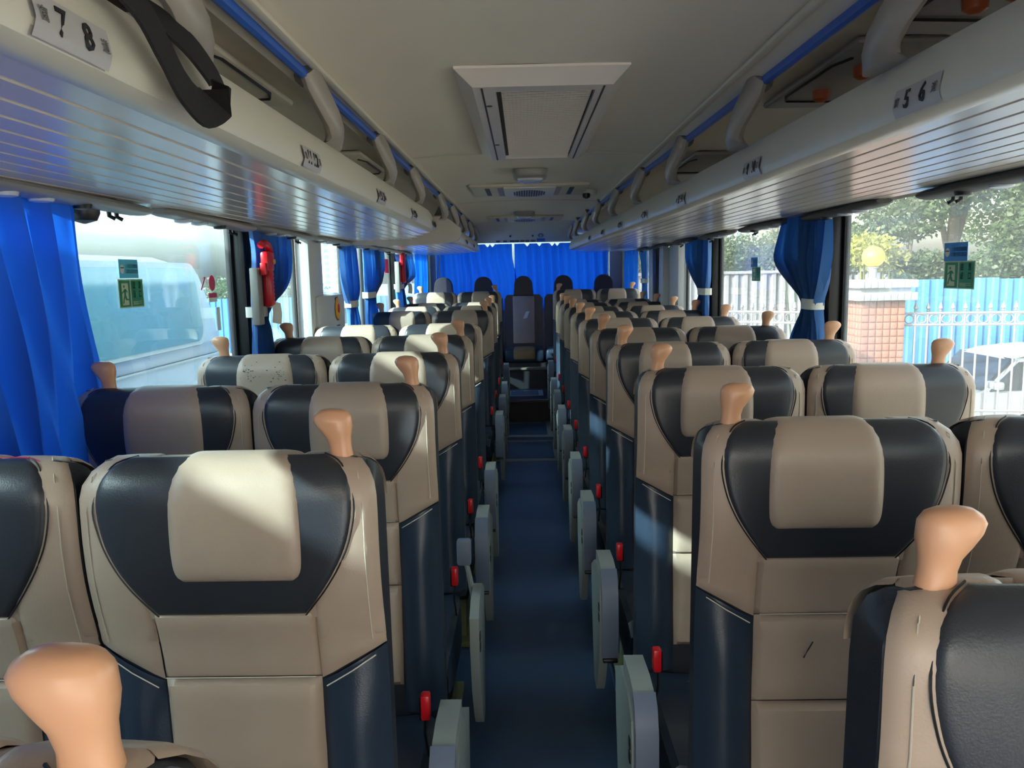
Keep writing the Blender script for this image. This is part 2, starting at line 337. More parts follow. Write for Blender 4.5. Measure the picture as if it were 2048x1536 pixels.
# ============================================================ SEATS
TOPZ = 1.234
def ptop(z):        # half width factor near the top (rounded corners), z <= 0 relative to top
    return interp([(-.06, 1.0), (-.04, .993), (-.025, .975), (-.012, .94), (-.004, .895), (0, .86)], z)
PROF = [(.108, -.10), (.106, -.05), (.098, -.02), (.08, -.004), (.055, 0), (.03, -.005), (.012, -.02), (.002, -.045), (0, -.08), (0, -.13), (.004, -.18), (.014, -.23), (.027, -.28), (.036, -.34), (.040, -.42), (.040, -.5), (.034, -.62), (.022, -.74), (.012, -.86)]
def _cum():
    s = [0]; 
    for a, b in zip(PROF, PROF[1:]): s.append(s[-1]+math.hypot(a[0]-b[0], a[1]-b[1]))
    z0 = s[4]; return [v-z0 for v in s]
CUM = _cum()
def prof_at(s):
    if s >= CUM[-1]: return PROF[-1]
    if s <= CUM[0]: return PROF[0]
    for i in range(len(CUM)-1):
        if s <= CUM[i+1]:
            t = (s-CUM[i])/(CUM[i+1]-CUM[i])
            p0, p1, p2, p3 = PROF[max(i-1, 0)], PROF[i], PROF[i+1], PROF[min(i+2, len(PROF)-1)]
            return tuple(.5*((2*p1[k])+(-p0[k]+p2[k])*t+(2*p0[k]-5*p1[k]+4*p2[k]-p3[k])*t*t+(-p0[k]+3*p1[k]-3*p2[k]+p3[k])*t**3) for k in (0, 1))
HW = .2235
def surf(x, s, off=0):
    y, z = prof_at(s); y1, z1 = prof_at(s-.004); y2, z2 = prof_at(s+.004)
    ty, tz = y2-y1, z2-z1; L = math.hypot(ty, tz) or 1
    ny, nz = tz/L, -ty/L
    if s > 0 and ny > 0: ny, nz = -ny, -nz
    if nz < 0 and s < 0: ny, nz = -ny, -nz
    t = min(1.0, abs(x)/HW)
    fy = .022*t**6
    k = ptop(min(0, z))
    zz = z - .004*max(0, (t-.72)/.28)**2*(1-sm(.03, .12, s))
    return (x*k, y+ny*off+(fy if s > 0 else 0), zz+nz*off+TOPZ)
def patch(rows, nu, nv, off, edge=.02, base=-.003, pw=2.0, sx=1):
    """rows: (s, xl, xr) keys; puffed upholstery panel following the seat surface"""
    s0, s1 = rows[0][0], rows[-1][0]
    kl = [(q[0], q[1]) for q in rows]; kr = [(q[0], q[2]) for q in rows]; out = []
    def smint(keys, t):
        for i in range(len(keys)-1):
            if t <= keys[i+1][0] or i == len(keys)-2:
                a = keys[i]; b = keys[i+1]; tt = (t-a[0])/(b[0]-a[0]); p0 = keys[max(i-1, 0)]; p3 = keys[min(i+2, len(keys)-1)]
                h = b[0]-a[0]
                m0 = ((b[1]-p0[1])/(b[0]-p0[0]))*h if i > 0 else (b[1]-a[1]); m1 = ((p3[1]-a[1])/(p3[0]-a[0]))*h if i < len(keys)-2 else (b[1]-a[1])
                return (2*tt**3-3*tt**2+1)*a[1]+(tt**3-2*tt**2+tt)*m0+(-2*tt**3+3*tt**2)*b[1]+(tt**3-tt**2)*m1
    def sp(i, n):    # denser near the ends
        t = i/n; return .5-.5*math.cos(PI*t) if False else (t+ .55*(-math.sin(2*PI*t)/(2*PI)))
    for j in range(nv+1):
        s = s0+(s1-s0)*sp(j, nv); xl, xr = smint(kl, s), smint(kr, s); row = []
        for i in range(nu+1):
            x = xl+(xr-xl)*sp(i, nu)
            d = min(x-xl, xr-x, s-s0, s1-s); q = max(0, min(1, d/edge)); h = base+(off-base)*(1-(1-q)**pw)**.6*(.40+.60*sm(-.02, .09, s) if off > .0155 and edge > .022 else 1)
            row.append(surf(x*sx, s, h))
        out.append(row)
    return MB().grid(out)
def seam(pts, sx, off, rad=.0011):
    return [surf(x*sx, s, off) for x, s in pts]

def smooth_path(p, n=5):
    out = []; P_ = [Vector(q) for q in p]
    for i in range(len(P_)-1):
        a, b, c, d = P_[max(i-1, 0)], P_[i], P_[i+1], P_[min(i+2, len(P_)-1)]
        for k in range(n):
            t = k/n; out.append(.5*((2*b)+(-a+c)*t+(2*a-5*b+4*c-d)*t*t+(-a+3*b-3*c+d)*t**3))
    return out+[P_[-1]]
def build_seat(side, place, name='coach_seat'):
    """local frame: x across, -y toward the camera; a = sign of the aisle side"""
    a = 1 if side == 'left' else -1
    t = thing(name, 'x', 'seat', (0, 0, 0))
    P = lambda n, mb, m, **k: part(n, mb, m, t, local=True, **k)
    # body: horizontal slices
    rings = []
    zs = [-.86, -.7, -.5, -.34, -.25, -.16, -.08, -.045, -.02, -.008, 0]
    for z in zs:
        yf = interp([(p[1], p[0]) for p in PROF[::-1] if True][:15], z) if z < 0 else .05
        yb = interp([(-.86, .13), (-.1, .108), (-.05, .106), (-.02, .094), (-.008, .080), (0, .058)], z)
        k = ptop(z)*HW*.985; yf = min(yf+.004, yb-.008)
        ring = [(-k+.012, yb, z+TOPZ), (-k, yb-.012, z+TOPZ)]
        for i in range(13):
            x = -1+2*i/12; ring.append((x*k, min(yf+.025*abs(x)**6, yb-.006), z+TOPZ-(.006*max(0, (abs(x)-.72)/.28)**2 if z > -.03 else 0)))
        ring += [(k, yb-.012, z+TOPZ), (k-.012, yb, z+TOPZ)]
        rings.append(ring)
    P('backrest', MB().loft(rings), 'side')
    # beige cover: centre + wings
    c = MB(); E = HW-.002
    for q in (patch([(-.10, -.128, .128), (.27, -.128, .128)], 10, 12, .0035, .004, .002),
              patch([(-.10, -E, -.122), (.15, -E, -.122), (.315, -E, -.122)], 10, 28, .0045, .012, -.001),
              patch([(-.10, .122, E), (.15, .122, E), (.315, .122, E)], 10, 28, .0045, .012, -.001)):
        c.add(q.v, q.f)
    # lower slanted ends of the wings
    for sg in (-1, 1):
        rows = []
        for j in range(6):
            row = []
            for i in range(7):
                x = .122+(E-.122)*i/6; send = .382-(x-.122)/(E-.122)*.052
                s = .29+(send-.29)*j/5; h = .0045 if 0 < i < 6 else .0005
                row.append(surf(sg*x, s, h if j < 5 else -.002))
            rows.append(row)
        c.grid(rows)
    P('leather_cover', c, 'beige')
    P('headrest_panel', patch([(.006, -.163, .163), (.035, -.184, .184), (.09, -.191, .191), (.14, -.184, .184), (.18, -.168, .168), (.215, -.147, .147), (.245, -.125, .125), (.264, -.110, .110)], 34, 34, .008, .012, -.001), 'char')
    dx = .018*a
    P('headrest_cushion', patch([(-.10, dx-.094, dx+.094), (.03, dx-.094, dx+.094), (.10, dx-.098, dx+.098), (.17, dx-.098, dx+.098), (.195, dx-.093, dx+.093), (.207, dx-.078, dx+.078)], 28, 28, .016, .026, .002), 'beige')
    P('chest_panel', patch([(.258, -.123, .123), (.378, -.121, .121)], 14, 10, .009, .014), 'beige')
    P('lumbar_panel', patch([(.380, -.121, .121), (.545, -.121, .121)], 14, 10, .013, .02), 'beige')
    P('lower_back_panel', patch([(.547, -.121, .121), (.80, -.121, .121)], 14, 10, .016, .02), 'beige')
    for sg in (-1, 1):
        rows = []
        for j in range(15):
            row = []
            for i in range(9):
                x = .123+(E-.123)*i/8; st = .386-(x-.123)/(E-.123)*.052
                s = st+(.86-st)*j/14; e = min(i/8, 1-i/8)*2; h = -.003+.022*(1-(1-e)**2)*min(1, j/3+.15)
                row.append(surf(sg*x, s, h))
            rows.append(row)
        P('side_bolster', MB().grid(rows), 'navy')
    st = MB()
    st.tube(seam([(x, .372) for x in (-.115, -.06, 0, .06, .115)], 1, .0105), .0009, 4)
    for sg in (-1, 1):
        st.tube(seam([(sg*.203, s) for s in (.0, .05, .1, .16, .22, .28, .315)], 1, .006), .0009, 4)
        st.tube(seam([(sg*.130, .392), (sg*.17, .368), (sg*.206, .346)], 1, .007), .0011, 4)
    P('stitching', st, 'thread')['kind'] = 'stuff'
    oc = [(.006, .163), (.035, .184), (.09, .191), (.14, .184), (.18, .168), (.215, .147), (.245, .125), (.264, .110)]
    for sg in (-1, 1): P('piping', MB().tube(smooth_path([surf(sg*x, s, .0048) for s, x in oc]), .0013, 5), 'black')
    # cushion
    cu = MB(); rings = []
    for yy, zt, w in ((.03, .385, .19), (0, .398, .205), (-.1, .405, .213), (-.25, .408, .214), (-.36, .405, .213), (-.41, .39, .208), (-.435, .35, .2), (-.43, .30, .195)):
        zb = .27; rings.append([(x*w, yy, z) for x, z in ((-1, zb), (-1, (zt+zb)/2), (-.98, zt-.012), (-.90, zt), (-.6, zt-.006), (0, zt-.012), (.6, zt-.006), (.90, zt), (.98, zt-.012), (1, (zt+zb)/2), (1, zb))])
    P('seat_cushion', cu.loft(rings), 'navy')
    rows = []
    for j in range(9):
        yy = -.41+.42*j/8; rows.append([(x, yy, .392+.012*(1-abs(x)/.13)*min(1, j/2)*min(1, (8-j)/2)+(.0 if 0 < j < 8 else -.03)) for x in (-.12, -.08, 0, .08, .12)])
    P('cushion_panel', MB().grid(rows), 'beige')
    # base
    b = MB(); b.box(-.20, .20, -.36, .06, .20, .275, bev=.01); P('seat_frame', b, 'black')
    for sg in (-1, 1):
        lg = MB(); lg.prism([(-.30, .02), (-.27, .2), (-.02, .2), (.02, .02)], 'x', sg*.17-.012, sg*.17+.012); lg.box(sg*.17-.03, sg*.17+.03, -.36, .1, 0, .022, bev=.004)
        P('leg', lg, 'rail')
    P('pedal_bar', MB().tube([(-.17, .09, .12), (.17, .09, .12)], .012, 8), 'steel')
    # grab handle on the top corner
    hx = a*(.165) if place == 'aisle' else -a*.135
    lob = -a; ring = []
    for z, cx, rx, ry in ((-.03, 0, .0185, .014), (.0, 0, .0180, .0135), (.014, .001, .0168, .013), (.026, .003, .0185, .0145), (.036, .007, .024, .017), (.046, .010, .0285, .0185), (.054, .0115, .0295, .0185), (.061, .010, .0275, .017), (.067, .008, .021, .013), (.070, .006, .011, .007)):
        ring.append([(hx+lob*cx+rx*(abs(math.cos(q))**.85)*(1 if math.cos(q) > 0 else -1), .055+ry*math.sin(q), TOPZ+z+lob*.10*rx*math.cos(q)*(1 if z > .03 else 0)) for q in [2*PI*k/18 for k in range(18)]])
    P('grab_handle', MB().loft(ring), 'handle')
    # buckle on the aisle side of each seat
    bx = a*.205
    bk = MB(); bk.tube([(bx, -.17, .39), (bx-a*.004, -.2, .47), (bx, -.215, .535)], .007, 6, sy=.5); bk.box(bx-.012, bx+.012, -.228, -.204, .515, .572, bev=.004)
    o = P('belt_buckle', bk, 'black')
    part('release_button', MB().box(bx+a*.004-.010, bx+a*.004+.010, -.240, -.212, .522, .580, bev=.004), 'red', o, local=True, label='red release button')
    if place == 'aisle':
        ax = a*.262; w = .024
        sp_ = [(-.04, .44), (-.16, .50), (-.30, .50), (-.365, .47), (-.375, .38), (-.34, .22), (-.27, .10), (-.22, .05), (-.14, .05), (-.10, .16), (-.06, .3)]
        o = P('side_panel', MB().prism(sp_, 'x', ax+a*.014-.014, ax+a*.014+.014), 'arm')
        for k in (0, 1):
            z = .405-.035*k; y = -.345
            part('recline_button', MB().box(ax+a*.014-.017, ax+a*.014+.017, y-.012, y+.014, z-.013, z+.013, bev=.003), 'black', o, local=True)
        arm = [(-.19, .545), (-.30, .552), (-.36, .545), (-.395, .52), (-.412, .47), (-.415, .36), (-.405, .27), (-.385, .262), (-.378, .36), (-.378, .44), (-.36, .485), (-.31, .505), (-.19, .50)]
        P('armrest', MB().prism(arm, 'x', ax-w, ax+w), 'arm')
        pad = [(-.375, .548), (-.404, .526), (-.425, .475), (-.430, .36), (-.418, .262), (-.404, .262), (-.412, .36), (-.408, .47), (-.388, .515), (-.37, .53)]
        P('arm_pad', MB().prism(pad, 'x', ax-w-.002, ax+w+.002), 'pad')
        P('pad_foot', MB().box(ax-w, ax+w, -.428, -.395, .25, .263, bev=.003), 'black')
    return t

ROWP = .7675
YL = [1.118+ROWP*(k-1) for k in range(12)]
YR = [1.32+ROWP*(k-1) for k in range(12)]
CX = {('left', 'aisle'): -.4425, ('left', 'window'): -.8905, ('right', 'aisle'): .5205, ('right', 'window'): .969}
protos = {}
for sd_ in ('left', 'right'):
    for pl in ('aisle', 'window'): protos[(sd_, pl)] = build_seat(sd_, pl)
NTH = ['nearest', 'second', 'third', 'fourth', 'fifth', 'sixth', 'seventh', 'eighth', 'ninth', 'tenth', 'eleventh']
first = set()
def put_seat(sd_, pl, k, y, z=0, skip=(), note=''):
    lab = 'beige and charcoal leather coach seat, %s aisle %s, %s row from the camera%s' % (sd_, 'side' if pl == 'aisle' else 'block at the window', NTH[k], note)
    if pl == 'window': lab = 'leather seat at the %s windows, %s row from the camera%s' % (sd_, NTH[k], note)
    else: lab = 'leather seat %s of the aisle, %s row from the camera%s' % (sd_, NTH[k], note)
    pr = protos[(sd_, pl)]; key = (sd_, pl); loc = (CX[key]+(.035 if k == 0 and key == ('left', 'aisle') else 0), y, z)
    grp = 'reclining seats %s of the aisle' % sd_
    if key not in first and not skip:
        first.add(key); pr.location = loc; pr['label'] = lab; pr['group'] = grp; return pr
    return copy_thing(pr, loc, lab, grp, skip)
for k in range(0, 11):
    if k == 6: continue
    y = YL[k]; z = 0; n = ''
    if k == 0: y = .35
    if k == 10: z = .08; y -= .02
    put_seat('left', 'aisle', k, y, z, ('grab_handle',) if k == 5 else (('armrest', 'arm_pad', 'pad_foot') if k == 3 else ()), {1: ', sun across its headrest', 5: ', no grab handle', 3: ', armrest folded up'}.get(k, ''))
    put_seat('left', 'window', k, y, z, ('grab_handle',) if k == 5 else (), {1: ', red smear on its corner', 3: ', scuffed headrest', 5: ', no grab handle'}.get(k, ''))
for k in range(0, 11):
    y = YR[k]; z = 0
    if k == 0: y = .62; z = -.012
    if k == 10: z = .08; y -= .03
    put_seat('right', 'aisle', k, y, z, (), {1: ', pen mark on its back'}.get(k, ''))
    put_seat('right', 'window', k, y, z, ())
# small marks that belong to single seats
def seat_at(sub):
    for o in bpy.data.objects:
        if o.get('label') and sub in o['label']: return o
s3 = seat_at('armrest folded up')
ax = .262
q = MB().tube([(ax, -.16, .45), (ax-.012, -.19, .55), (ax-.02, -.21, .60)], [.014, .012, .011], 8, sy=.7); part('arm_post', q, 'arm', s3, local=True)
part('folded_arm_pad', MB().box(ax-.045, ax-.0, -.235, -.20, .585, .67, bev=.009), 'pad', s3, local=True)
pm = seat_at('pen mark'); part('pen_mark', MB().tube([surf(-.035, .455, .014), surf(-.028, .44, .0142), surf(-.020, .425, .0142)], .0012, 5), 'ink', pm, local=True)
rs = seat_at('red smear')
def smear(pts, r_): return MB().tube([surf(x, s, .0052) for x, s in pts], r_, 5, sy=.12)
part('red_smear', smear([(.10, .004), (.13, .002), (.165, .008), (.185, .02)], [.001, .003, .003, .001]), 'redd', rs, local=True)
part('red_smear', smear([(.152, .022), (.148, .035), (.142, .05)], [.0008, .002, .001]), 'redd', rs, local=True)
sc3 = seat_at('scuffed headrest')
for cx in (-.045, .05):
    mb = MB()
    for i in range(26):
        x = .018+cx+random.gauss(0, .018); s = .085+random.gauss(0, .015); p = surf(x, s, .0243); rr = random.uniform(.0008, .0025)
        mb.box(p[0]-rr, p[0]+rr, p[1]-.0006, p[1]+.0004, p[2]-rr*.6, p[2]+rr*.6)
    o = part('worn_patch', mb, 'char', sc3, local=True); o['kind'] = 'stuff'

# rear bench of five seats
def rear_seat():
    t = thing('coach_seat', 'x', 'seat', (0, 0, 0), 'rear bench seats')
    P = lambda n, mb, m: part(n, mb, m, t, local=True)
    out = []
    for i in range(15):
        ang = PI*i/14; out.append((-.108*math.cos(ang)*(1 if True else 0), 1.335+.128*math.sin(ang)**.8))
    out = [(-.118, 1.235)] + out + [(.118, 1.235)]
    rings = []
    for yy, k in ((.012, .80), (.0, .93), (.012, 1), (.07, 1), (.10, .95), (.105, .8)):
        rings.append([(x*k, yy if k > .85 else (yy-.012 if yy < .05 else yy), 1.33+(z-1.33)*k) for x, z in out])
    P('headrest', MB().loft(rings), 'char2')
    b = MB(); b.prism([(-.215, .58), (-.222, 1.20), (-.19, 1.245), (.19, 1.245), (.222, 1.20), (.215, .58)], 'y', .03, .14); P('backrest', b, 'navy')
    P('back_panel', MB().box(-.125, .125, .0, .035, .68, 1.232, bev=.012), 'beige')
    P('seat_cushion', MB().box(-.22, .22, -.38, .04, .50, .64, bev=.03), 'navy')
    P('cushion_panel', MB().box(-.125, .125, -.392, .0, .53, .648, bev=.02), 'beige2')
    return t
M['char2'] = mat('dark_brown_leather', (52, 46, 46), .38, bump=.2, bscale=350)
M['beige2'] = mat('tan_leather', (134, 108, 72), .45, bump=.2, bscale=350)
rp_ = rear_seat()
POS = ['far left seat', 'second seat from the left', 'middle seat', 'second seat from the right', 'far right seat']
for i in range(5):
    lab = '%s of the rear bench with a rounded dark headrest%s' % (POS[i], ', facing down the aisle' if i == 2 else '')
    loc = (-.93+.4645*i, 9.33, 0)
    if i == 0: rp_.location = loc; rp_['label'] = lab
    else: copy_thing(rp_, loc, lab, 'rear bench seats')
mb = MB().box(-1.16, 1.2, 8.98, 9.7, .08, .50, bev=.02); solo('bench_box', mb, 'floor2', 'dark box under the rear bench seats', 'bench')
cd = MB().box(.005, .035, 9.30, 9.305, 1.03, 1.09)
mb = MB(); mb.add([(-.01, 9.318, .97), (.035, 9.318, .975), (.065, 9.318, 1.055), (.025, 9.318, 1.05), (-.01, 9.322, .97), (.035, 9.322, .975), (.065, 9.322, 1.055), (.025, 9.322, 1.05)], [(0, 1, 2, 3), (7, 6, 5, 4), (0, 4, 5, 1), (1, 5, 6, 2), (2, 6, 7, 3), (3, 7, 4, 0)])
solo('sun_patch', mb, 'paper', 'small white sun patch, modelled as a sheet on the middle rear seat', 'card')  # spot of sun on the rear seat, put in as a white sheet

# ============================================================ LUGGAGE RACKS
def xin(side, y):
    return -.402+.004*max(0, min(1, y/8)) if side == 'left' else interp([(1.0, .530), (3.0, .505), (5.0, .462), (7.5, .425)], y)
def lip_ring(side, y, sc=1.0):
    s = -1 if side == 'left' else 1; xi = xin(side, y)
    pr = ((.026, 1.789), (.013, 1.768), (.004, 1.738), (0, 1.716), (.006, 1.702), (.022, 1.695), (.05, 1.697), (.066, 1.704), (.066, 1.716), (.05, 1.745), (.043, 1.78), (.036, 1.791))
    return [(xi+s*(d*sc+(1-sc)*.03), y, 1.74+(z-1.74)*sc) for d, z in pr]
def rack(side, y0, y1, lab, plates, endround=True, sweep=None):
    s = -1 if side == 'left' else 1; xo = 1.085 if side == 'left' else 1.155
    t = thing('luggage_rack', lab, 'luggage rack', (s*.8, y0, 1.70), 'luggage racks')
    ys = [y0]+[y0+(y1-y0)*k/8 for k in range(1, 8)]+[y1-.05, y1-.02, y1] if endround else [y0+(y1-y0)*k/8 for k in range(9)]
    rings = [lip_ring(side, y, 1 if (not endround or y < y1-.04) else (.93 if y < y1-.01 else .7)) for y in ys]
    part('front_lip', MB().loft(rings), 'racklip', t)
    n = 10
    def edge(y, k):
        a = abs(xin(side, y))+.068; return s*(a+(xo-a)*k/n)
    for k in range(n):
        mb = MB(); ye = y1
        if sweep: ye = y1+sweep*(max(0, min(.31, (abs(edge(y1, k+.5))-.40)))/.31)
        pts = [y0+(ye-y0)*q/6 for q in range(7)]; rings = []
        for y in pts:
            a, b = edge(y, k)+s*.002, edge(y, k+1)-s*.002
            rings.append([(a+s*.003, y, 1.709), (b-s*.003, y, 1.709), (b, y, 1.712), (b, y, 1.722), (a, y, 1.722), (a, y, 1.712)])
        part('slat', mb.loft(rings), 'rack', t)
    mb = MB(); pts = [y0+(y1-y0)*q/6 for q in range(7)]
    mb.loft([[(edge(y, 0), y, 1.7112), (edge(y, n), y, 1.7112), (edge(y, n), y, 1.73), (edge(y, 0), y, 1.73)] for y in pts]); part('shelf_floor', mb, 'rackin', t)
    for yc, a, b in plates:
        xi = xin(side, yc); w = .062; pl = MB()
        def pos(yy, zz, h=0): # on the lip face
            d = interp([(1.702, .006), (1.716, .0), (1.738, .004), (1.768, .013)], zz)
            return (xin(side, yy)+s*(d-.0042-h), yy, zz)
        pl.grid([[pos(yc-w+2*w*i/4, 1.703+.038*j/5) for i in range(5)] for j in range(6)])
        pl.grid([[pos(yc-w+2*w*i/4, 1.703+.038*j/5, -.004) for i in range(5)] for j in range(6)])
        p = part('number_plate', pl, 'plate', t)
        for g, dxx, sz, mm in ((a, -.022, .034, 'ink'), (b, .020, .034, 'ink'), ('窗', -.050, .014, 'inkg'), ('道', .050, .014, 'inkg')):
            tm = text_mb(g, sz, lambda x, y, z: pos(yc-s*(x+dxx), 1.7225+y, .0009+z), bold=.0006 if mm == 'ink' else 0)
            part('lettering', tm, mm, p, smooth=False)
    return t
def bracket(side, y, t):
    s = -1 if side == 'left' else 1; d0 = -.402 if side == 'left' else xin('right', y)-.02
    X = lambda d: (d0-.0 if side == 'left' else d0)+s*d
    path = [(X(.026), y-.02, 1.918), (X(.022), y-.008, 1.902), (X(.012), y+.03, 1.868), (X(.004), y+.075, 1.838), (X(.006), y+.115, 1.818), (X(.014), y+.14, 1.803), (X(.026), y+.155, 1.788)]
    rings = []
    wid = [.034, .040, .036, .034, .040, .052, .062]
    pv = [Vector(p) for p in path]
    for i, p in enumerate(pv):
        tg = (pv[min(i+1, 6)]-pv[max(i-1, 0)]).normalized(); side_v = Vector((-s, 0, 0)); side_v = (side_v-tg*side_v.dot(tg)).normalized(); wv = tg.cross(side_v).normalized()
        if wv.y < 0: wv = -wv
        kk = max(0, (i-2)/4); wv = (wv*(1-kk)+Vector((0, 1, 0))*kk).normalized()
        if i >= 5: side_v = Vector((-s, 0, 0))
        rings.append([p+wv*math.cos(q)*wid[i]+side_v*math.sin(q)*.019 for q in [2*PI*k/14 for k in range(14)]])
    o = part('bracket', MB().loft(rings), 'brk', t)
    part('collar', MB().lathe((X(.030), y-.03, 1.900), ((.016, -.004), (.021, -.003), (.021, .018), (.017, .02)), 12, ax='y'), 'dgrey', o)
    return o
NUM = lambda k, side: (str(4*k+7), str(4*k+8)) if side == 'left' else (str(4*k+5), str(4*k+6))
rkL = rack('left', -1.6, 3.76, 'long luggage rack left of the aisle, plates from 7 8 on', [(y, *NUM(i, 'left')) for i, y in enumerate((.752, 1.572, 2.335, 3.03, 3.69))], sweep=1.17)
rkL2 = rack('left', 4.94, 7.5, 'rear luggage rack left of the aisle, with an end cap facing forward', [(y, *NUM(i+6, 'left')) for i, y in enumerate((5.03, 5.8, 6.6))], sweep=1.4)
mb = MB(); cap = [(-.375, 1.775), (-.372, 1.74), (-.39, 1.705), (-.44, 1.69), (-.60, 1.677), (-.8, 1.676), (-1.05, 1.69), (-1.1, 1.72), (-1.1, 1.80), (-.8, 1.845), (-.47, 1.845), (-.43, 1.82)]
part('end_cap', mb.prism(cap, 'y', 4.93, 4.955), 'rack', rkL2)
mb = MB().prism([(-.445, 1.85), (-.53, 1.85), (-.50, 1.905), (-.475, 1.91)], 'y', 4.90, 4.915); part('opening_shade', mb, 'dgrey', rkL2)  # dark plate puts in the shade of the opening above the end cap
rkR = rack('right', -1.6, 7.5, 'long luggage rack right of the aisle, plates from 5 6 on', [(y, *NUM(i, 'right')) for i, y in enumerate((1.115, 1.86, 2.63, 3.33, 4.03, 4.75, 5.5))], sweep=1.4)
for y in (.16, .93, 1.70, 2.455, 3.19): bracket('left', y, rkL)
for y in (4.20, 4.93, 5.68, 6.44, 7.15): bracket('left', y, rkL2)
for y in (.30, 1.08, 1.85, 2.62, 3.40, 4.16, 4.93, 5.70, 6.5, 7.15): bracket('right', y, rkR)
for side in ('left', 'right'):
    s = -1 if side == 'left' else 1
    xs = lambda y: (-.432 if side == 'left' else xin('right', y)+.012)
    mb = MB(); mb.loft([[(xs(y)-.013*s*-1*0+dx, y, 1.902+dz) for dx, dz in ((-.008, -.007), (.0, -.010), (.008, -.007), (.010, .0), (.008, .008), (-.008, .008), (-.010, 0))] for y in (-1.7, 0, 1, 2, 3, 4, 5, 6, 7, 8, 9.2)])
    solo('ceiling_handrail', mb, 'blue', 'glossy blue rail along the ceiling %s of the aisle' % side, 'handrail')
# reading light bars along the outer edge of both racks
def service_bar(side, y0, y1, lab):
    s = -1 if side == 'left' else 1; xc = -1.075 if side == 'left' else 1.145
    t = thing('service_bar', lab, 'light bar', (xc, y0, 1.69), 'reading light bars')
    rings = []
    for y, k in ((y0, .55), (y0+.02, .85), (y0+.06, 1), ((y0+y1)/2, 1.05), (y1-.06, 1), (y1-.02, .85), (y1, .5)):
        zc = 1.702-.010*(y-y0)/(y1-y0); rings.append([(xc+math.cos(q)*.045*k, y, zc+math.sin(q)*.015*k) for q in [2*PI*i/14 for i in range(14)]])
    part('housing', MB().loft(rings), 'grey2' if side == 'left' else 'dgrey', t)
    yc = y0+.18
    for q in (0, .13): part('reading_lamp', MB().lathe((xc, yc+q, 1.680), ((.012, -.004), (.026, -.001), (.03, .012)), 14), 'lamp', t)
    part('air_nozzle', MB().lathe((xc-s*.01, yc+.28, 1.677), ((.008, -.005), (.02, -.003), (.024, .012)), 12), 'black', t)
    for q in (-.02, .02):
        hk = MB().tube([(xc+s*.03, y1-.12+q, 1.70), (xc+s*.028, y1-.12+q, 1.672), (xc+s*.015, y1-.115+q, 1.664)], .006, 6)
        part('curtain_hook', hk, 'black', t)
OR = ['nearest', 'second', 'third', 'fourth', 'fifth', 'sixth', 'seventh', 'eighth', 'ninth', 'tenth']
for i in range(8): service_bar('left', .62+.885*i, .62+.885*i+.80, 'rounded reading light bar under the left rack, %s along the windows' % OR[i])
for i in range(8): service_bar('right', .72+.94*i, .72+.94*i+.68, 'dark rounded reading light bar under the right rack, %s along the windows' % OR[i])
solo('curtain_knob', MB().lathe((-1.12, 2.07, 1.668), ((.004, -.022), (.03, -.014), (.038, .004), (.038, .02)), 14), 'black', 'round black knob at the top of the near left window', 'knob')
# access panels above the racks
def access_panel(side, y0, orange, lab):
    s = -1 if side == 'left' else 1; xa, xb = (.565, .80) if side == 'left' else (.65, .88)
    t = thing('access_panel', lab, 'panel', (s*(xa+xb)/2, y0+.3, 1.92), 'access panels above the racks')
    zf = lambda x: 1.944-abs(abs(x)-.62)*.05-.006
    p = MB().box(min(s*xa, s*xb), max(s*xa, s*xb), y0, y0+.62, 1.922, 1.938, bev=.01); part('cover', p, 'ceilt' if side == 'left' else 'brk', t)
    sl = MB(); sl.tube([(s*(xa+.03), y0+.10, 1.922), (s*(xa+.012), y0+.16, 1.922), (s*(xa+.012), y0+.46, 1.922), (s*(xa+.03), y0+.52, 1.922), (s*(xb-.03), y0+.54, 1.922)], .0045, 5); part('slot', sl, 'black', t)
    for a, b in orange: part('orange_glint', MB().lathe((s*a, b, 1.905), ((.008, -.010), (.019, -.003), (.021, .02)), 12), 'lens', t, 'orange spot standing for sunlight in a panel hole')  # orange colour put in for sunlight caught in the panel holes
access_panel('left', 1.45, [], 'cream access panel with a black slot above the left rack, nearest')
access_panel('left', .75, [], 'cream access panel above the left rack behind the first strut')
access_panel('left', 2.9, [], 'cream access panel above the left rack, farther back')
access_panel('right', 1.62, [(.735, 1.80), (.73, 2.03)], 'grey access panel with two orange glints above the right rack')
access_panel('right', .95, [(.73, 1.36), (.76, 1.30)], 'grey access panel with orange glints at the top right corner of the view')
access_panel('right', 3.1, [], 'plain grey access panel above the right rack, farther back')
# black strap over the left lip
def ribbon(path, wv, w, th=.002):
    mb = MB(); rings = []
    pv = [Vector(p) for p in path]
    for i, p in enumerate(pv):
        tg = (pv[min(i+1, len(pv)-1)]-pv[max(i-1, 0)]).normalized(); v = Vector(wv[i] if isinstance(wv, list) else wv); v = (v-tg*v.dot(tg)).normalized(); nn = tg.cross(v)
        rings.append([p+v*w+nn*th, p-v*w+nn*th, p-v*w-nn*th, p+v*w-nn*th])
    return mb.loft(rings)
mb = ribbon(smooth_path([(-.52, .68, 1.78), (-.45, .74, 1.803), (-.41, .79, 1.805), (-.388, .85, 1.78), (-.382, .895, 1.745), (-.380, .935, 1.715), (-.378, .985, 1.702), (-.380, 1.045, 1.728), (-.388, 1.04, 1.757), (-.402, .99, 1.786), (-.43, .94, 1.805), (-.48, .91, 1.79)]), (-.1, .85, .5), .024)
solo('luggage_strap', mb, 'strap', 'black webbing strap looped over the lip of the left rack beside plate 7 8', 'strap')

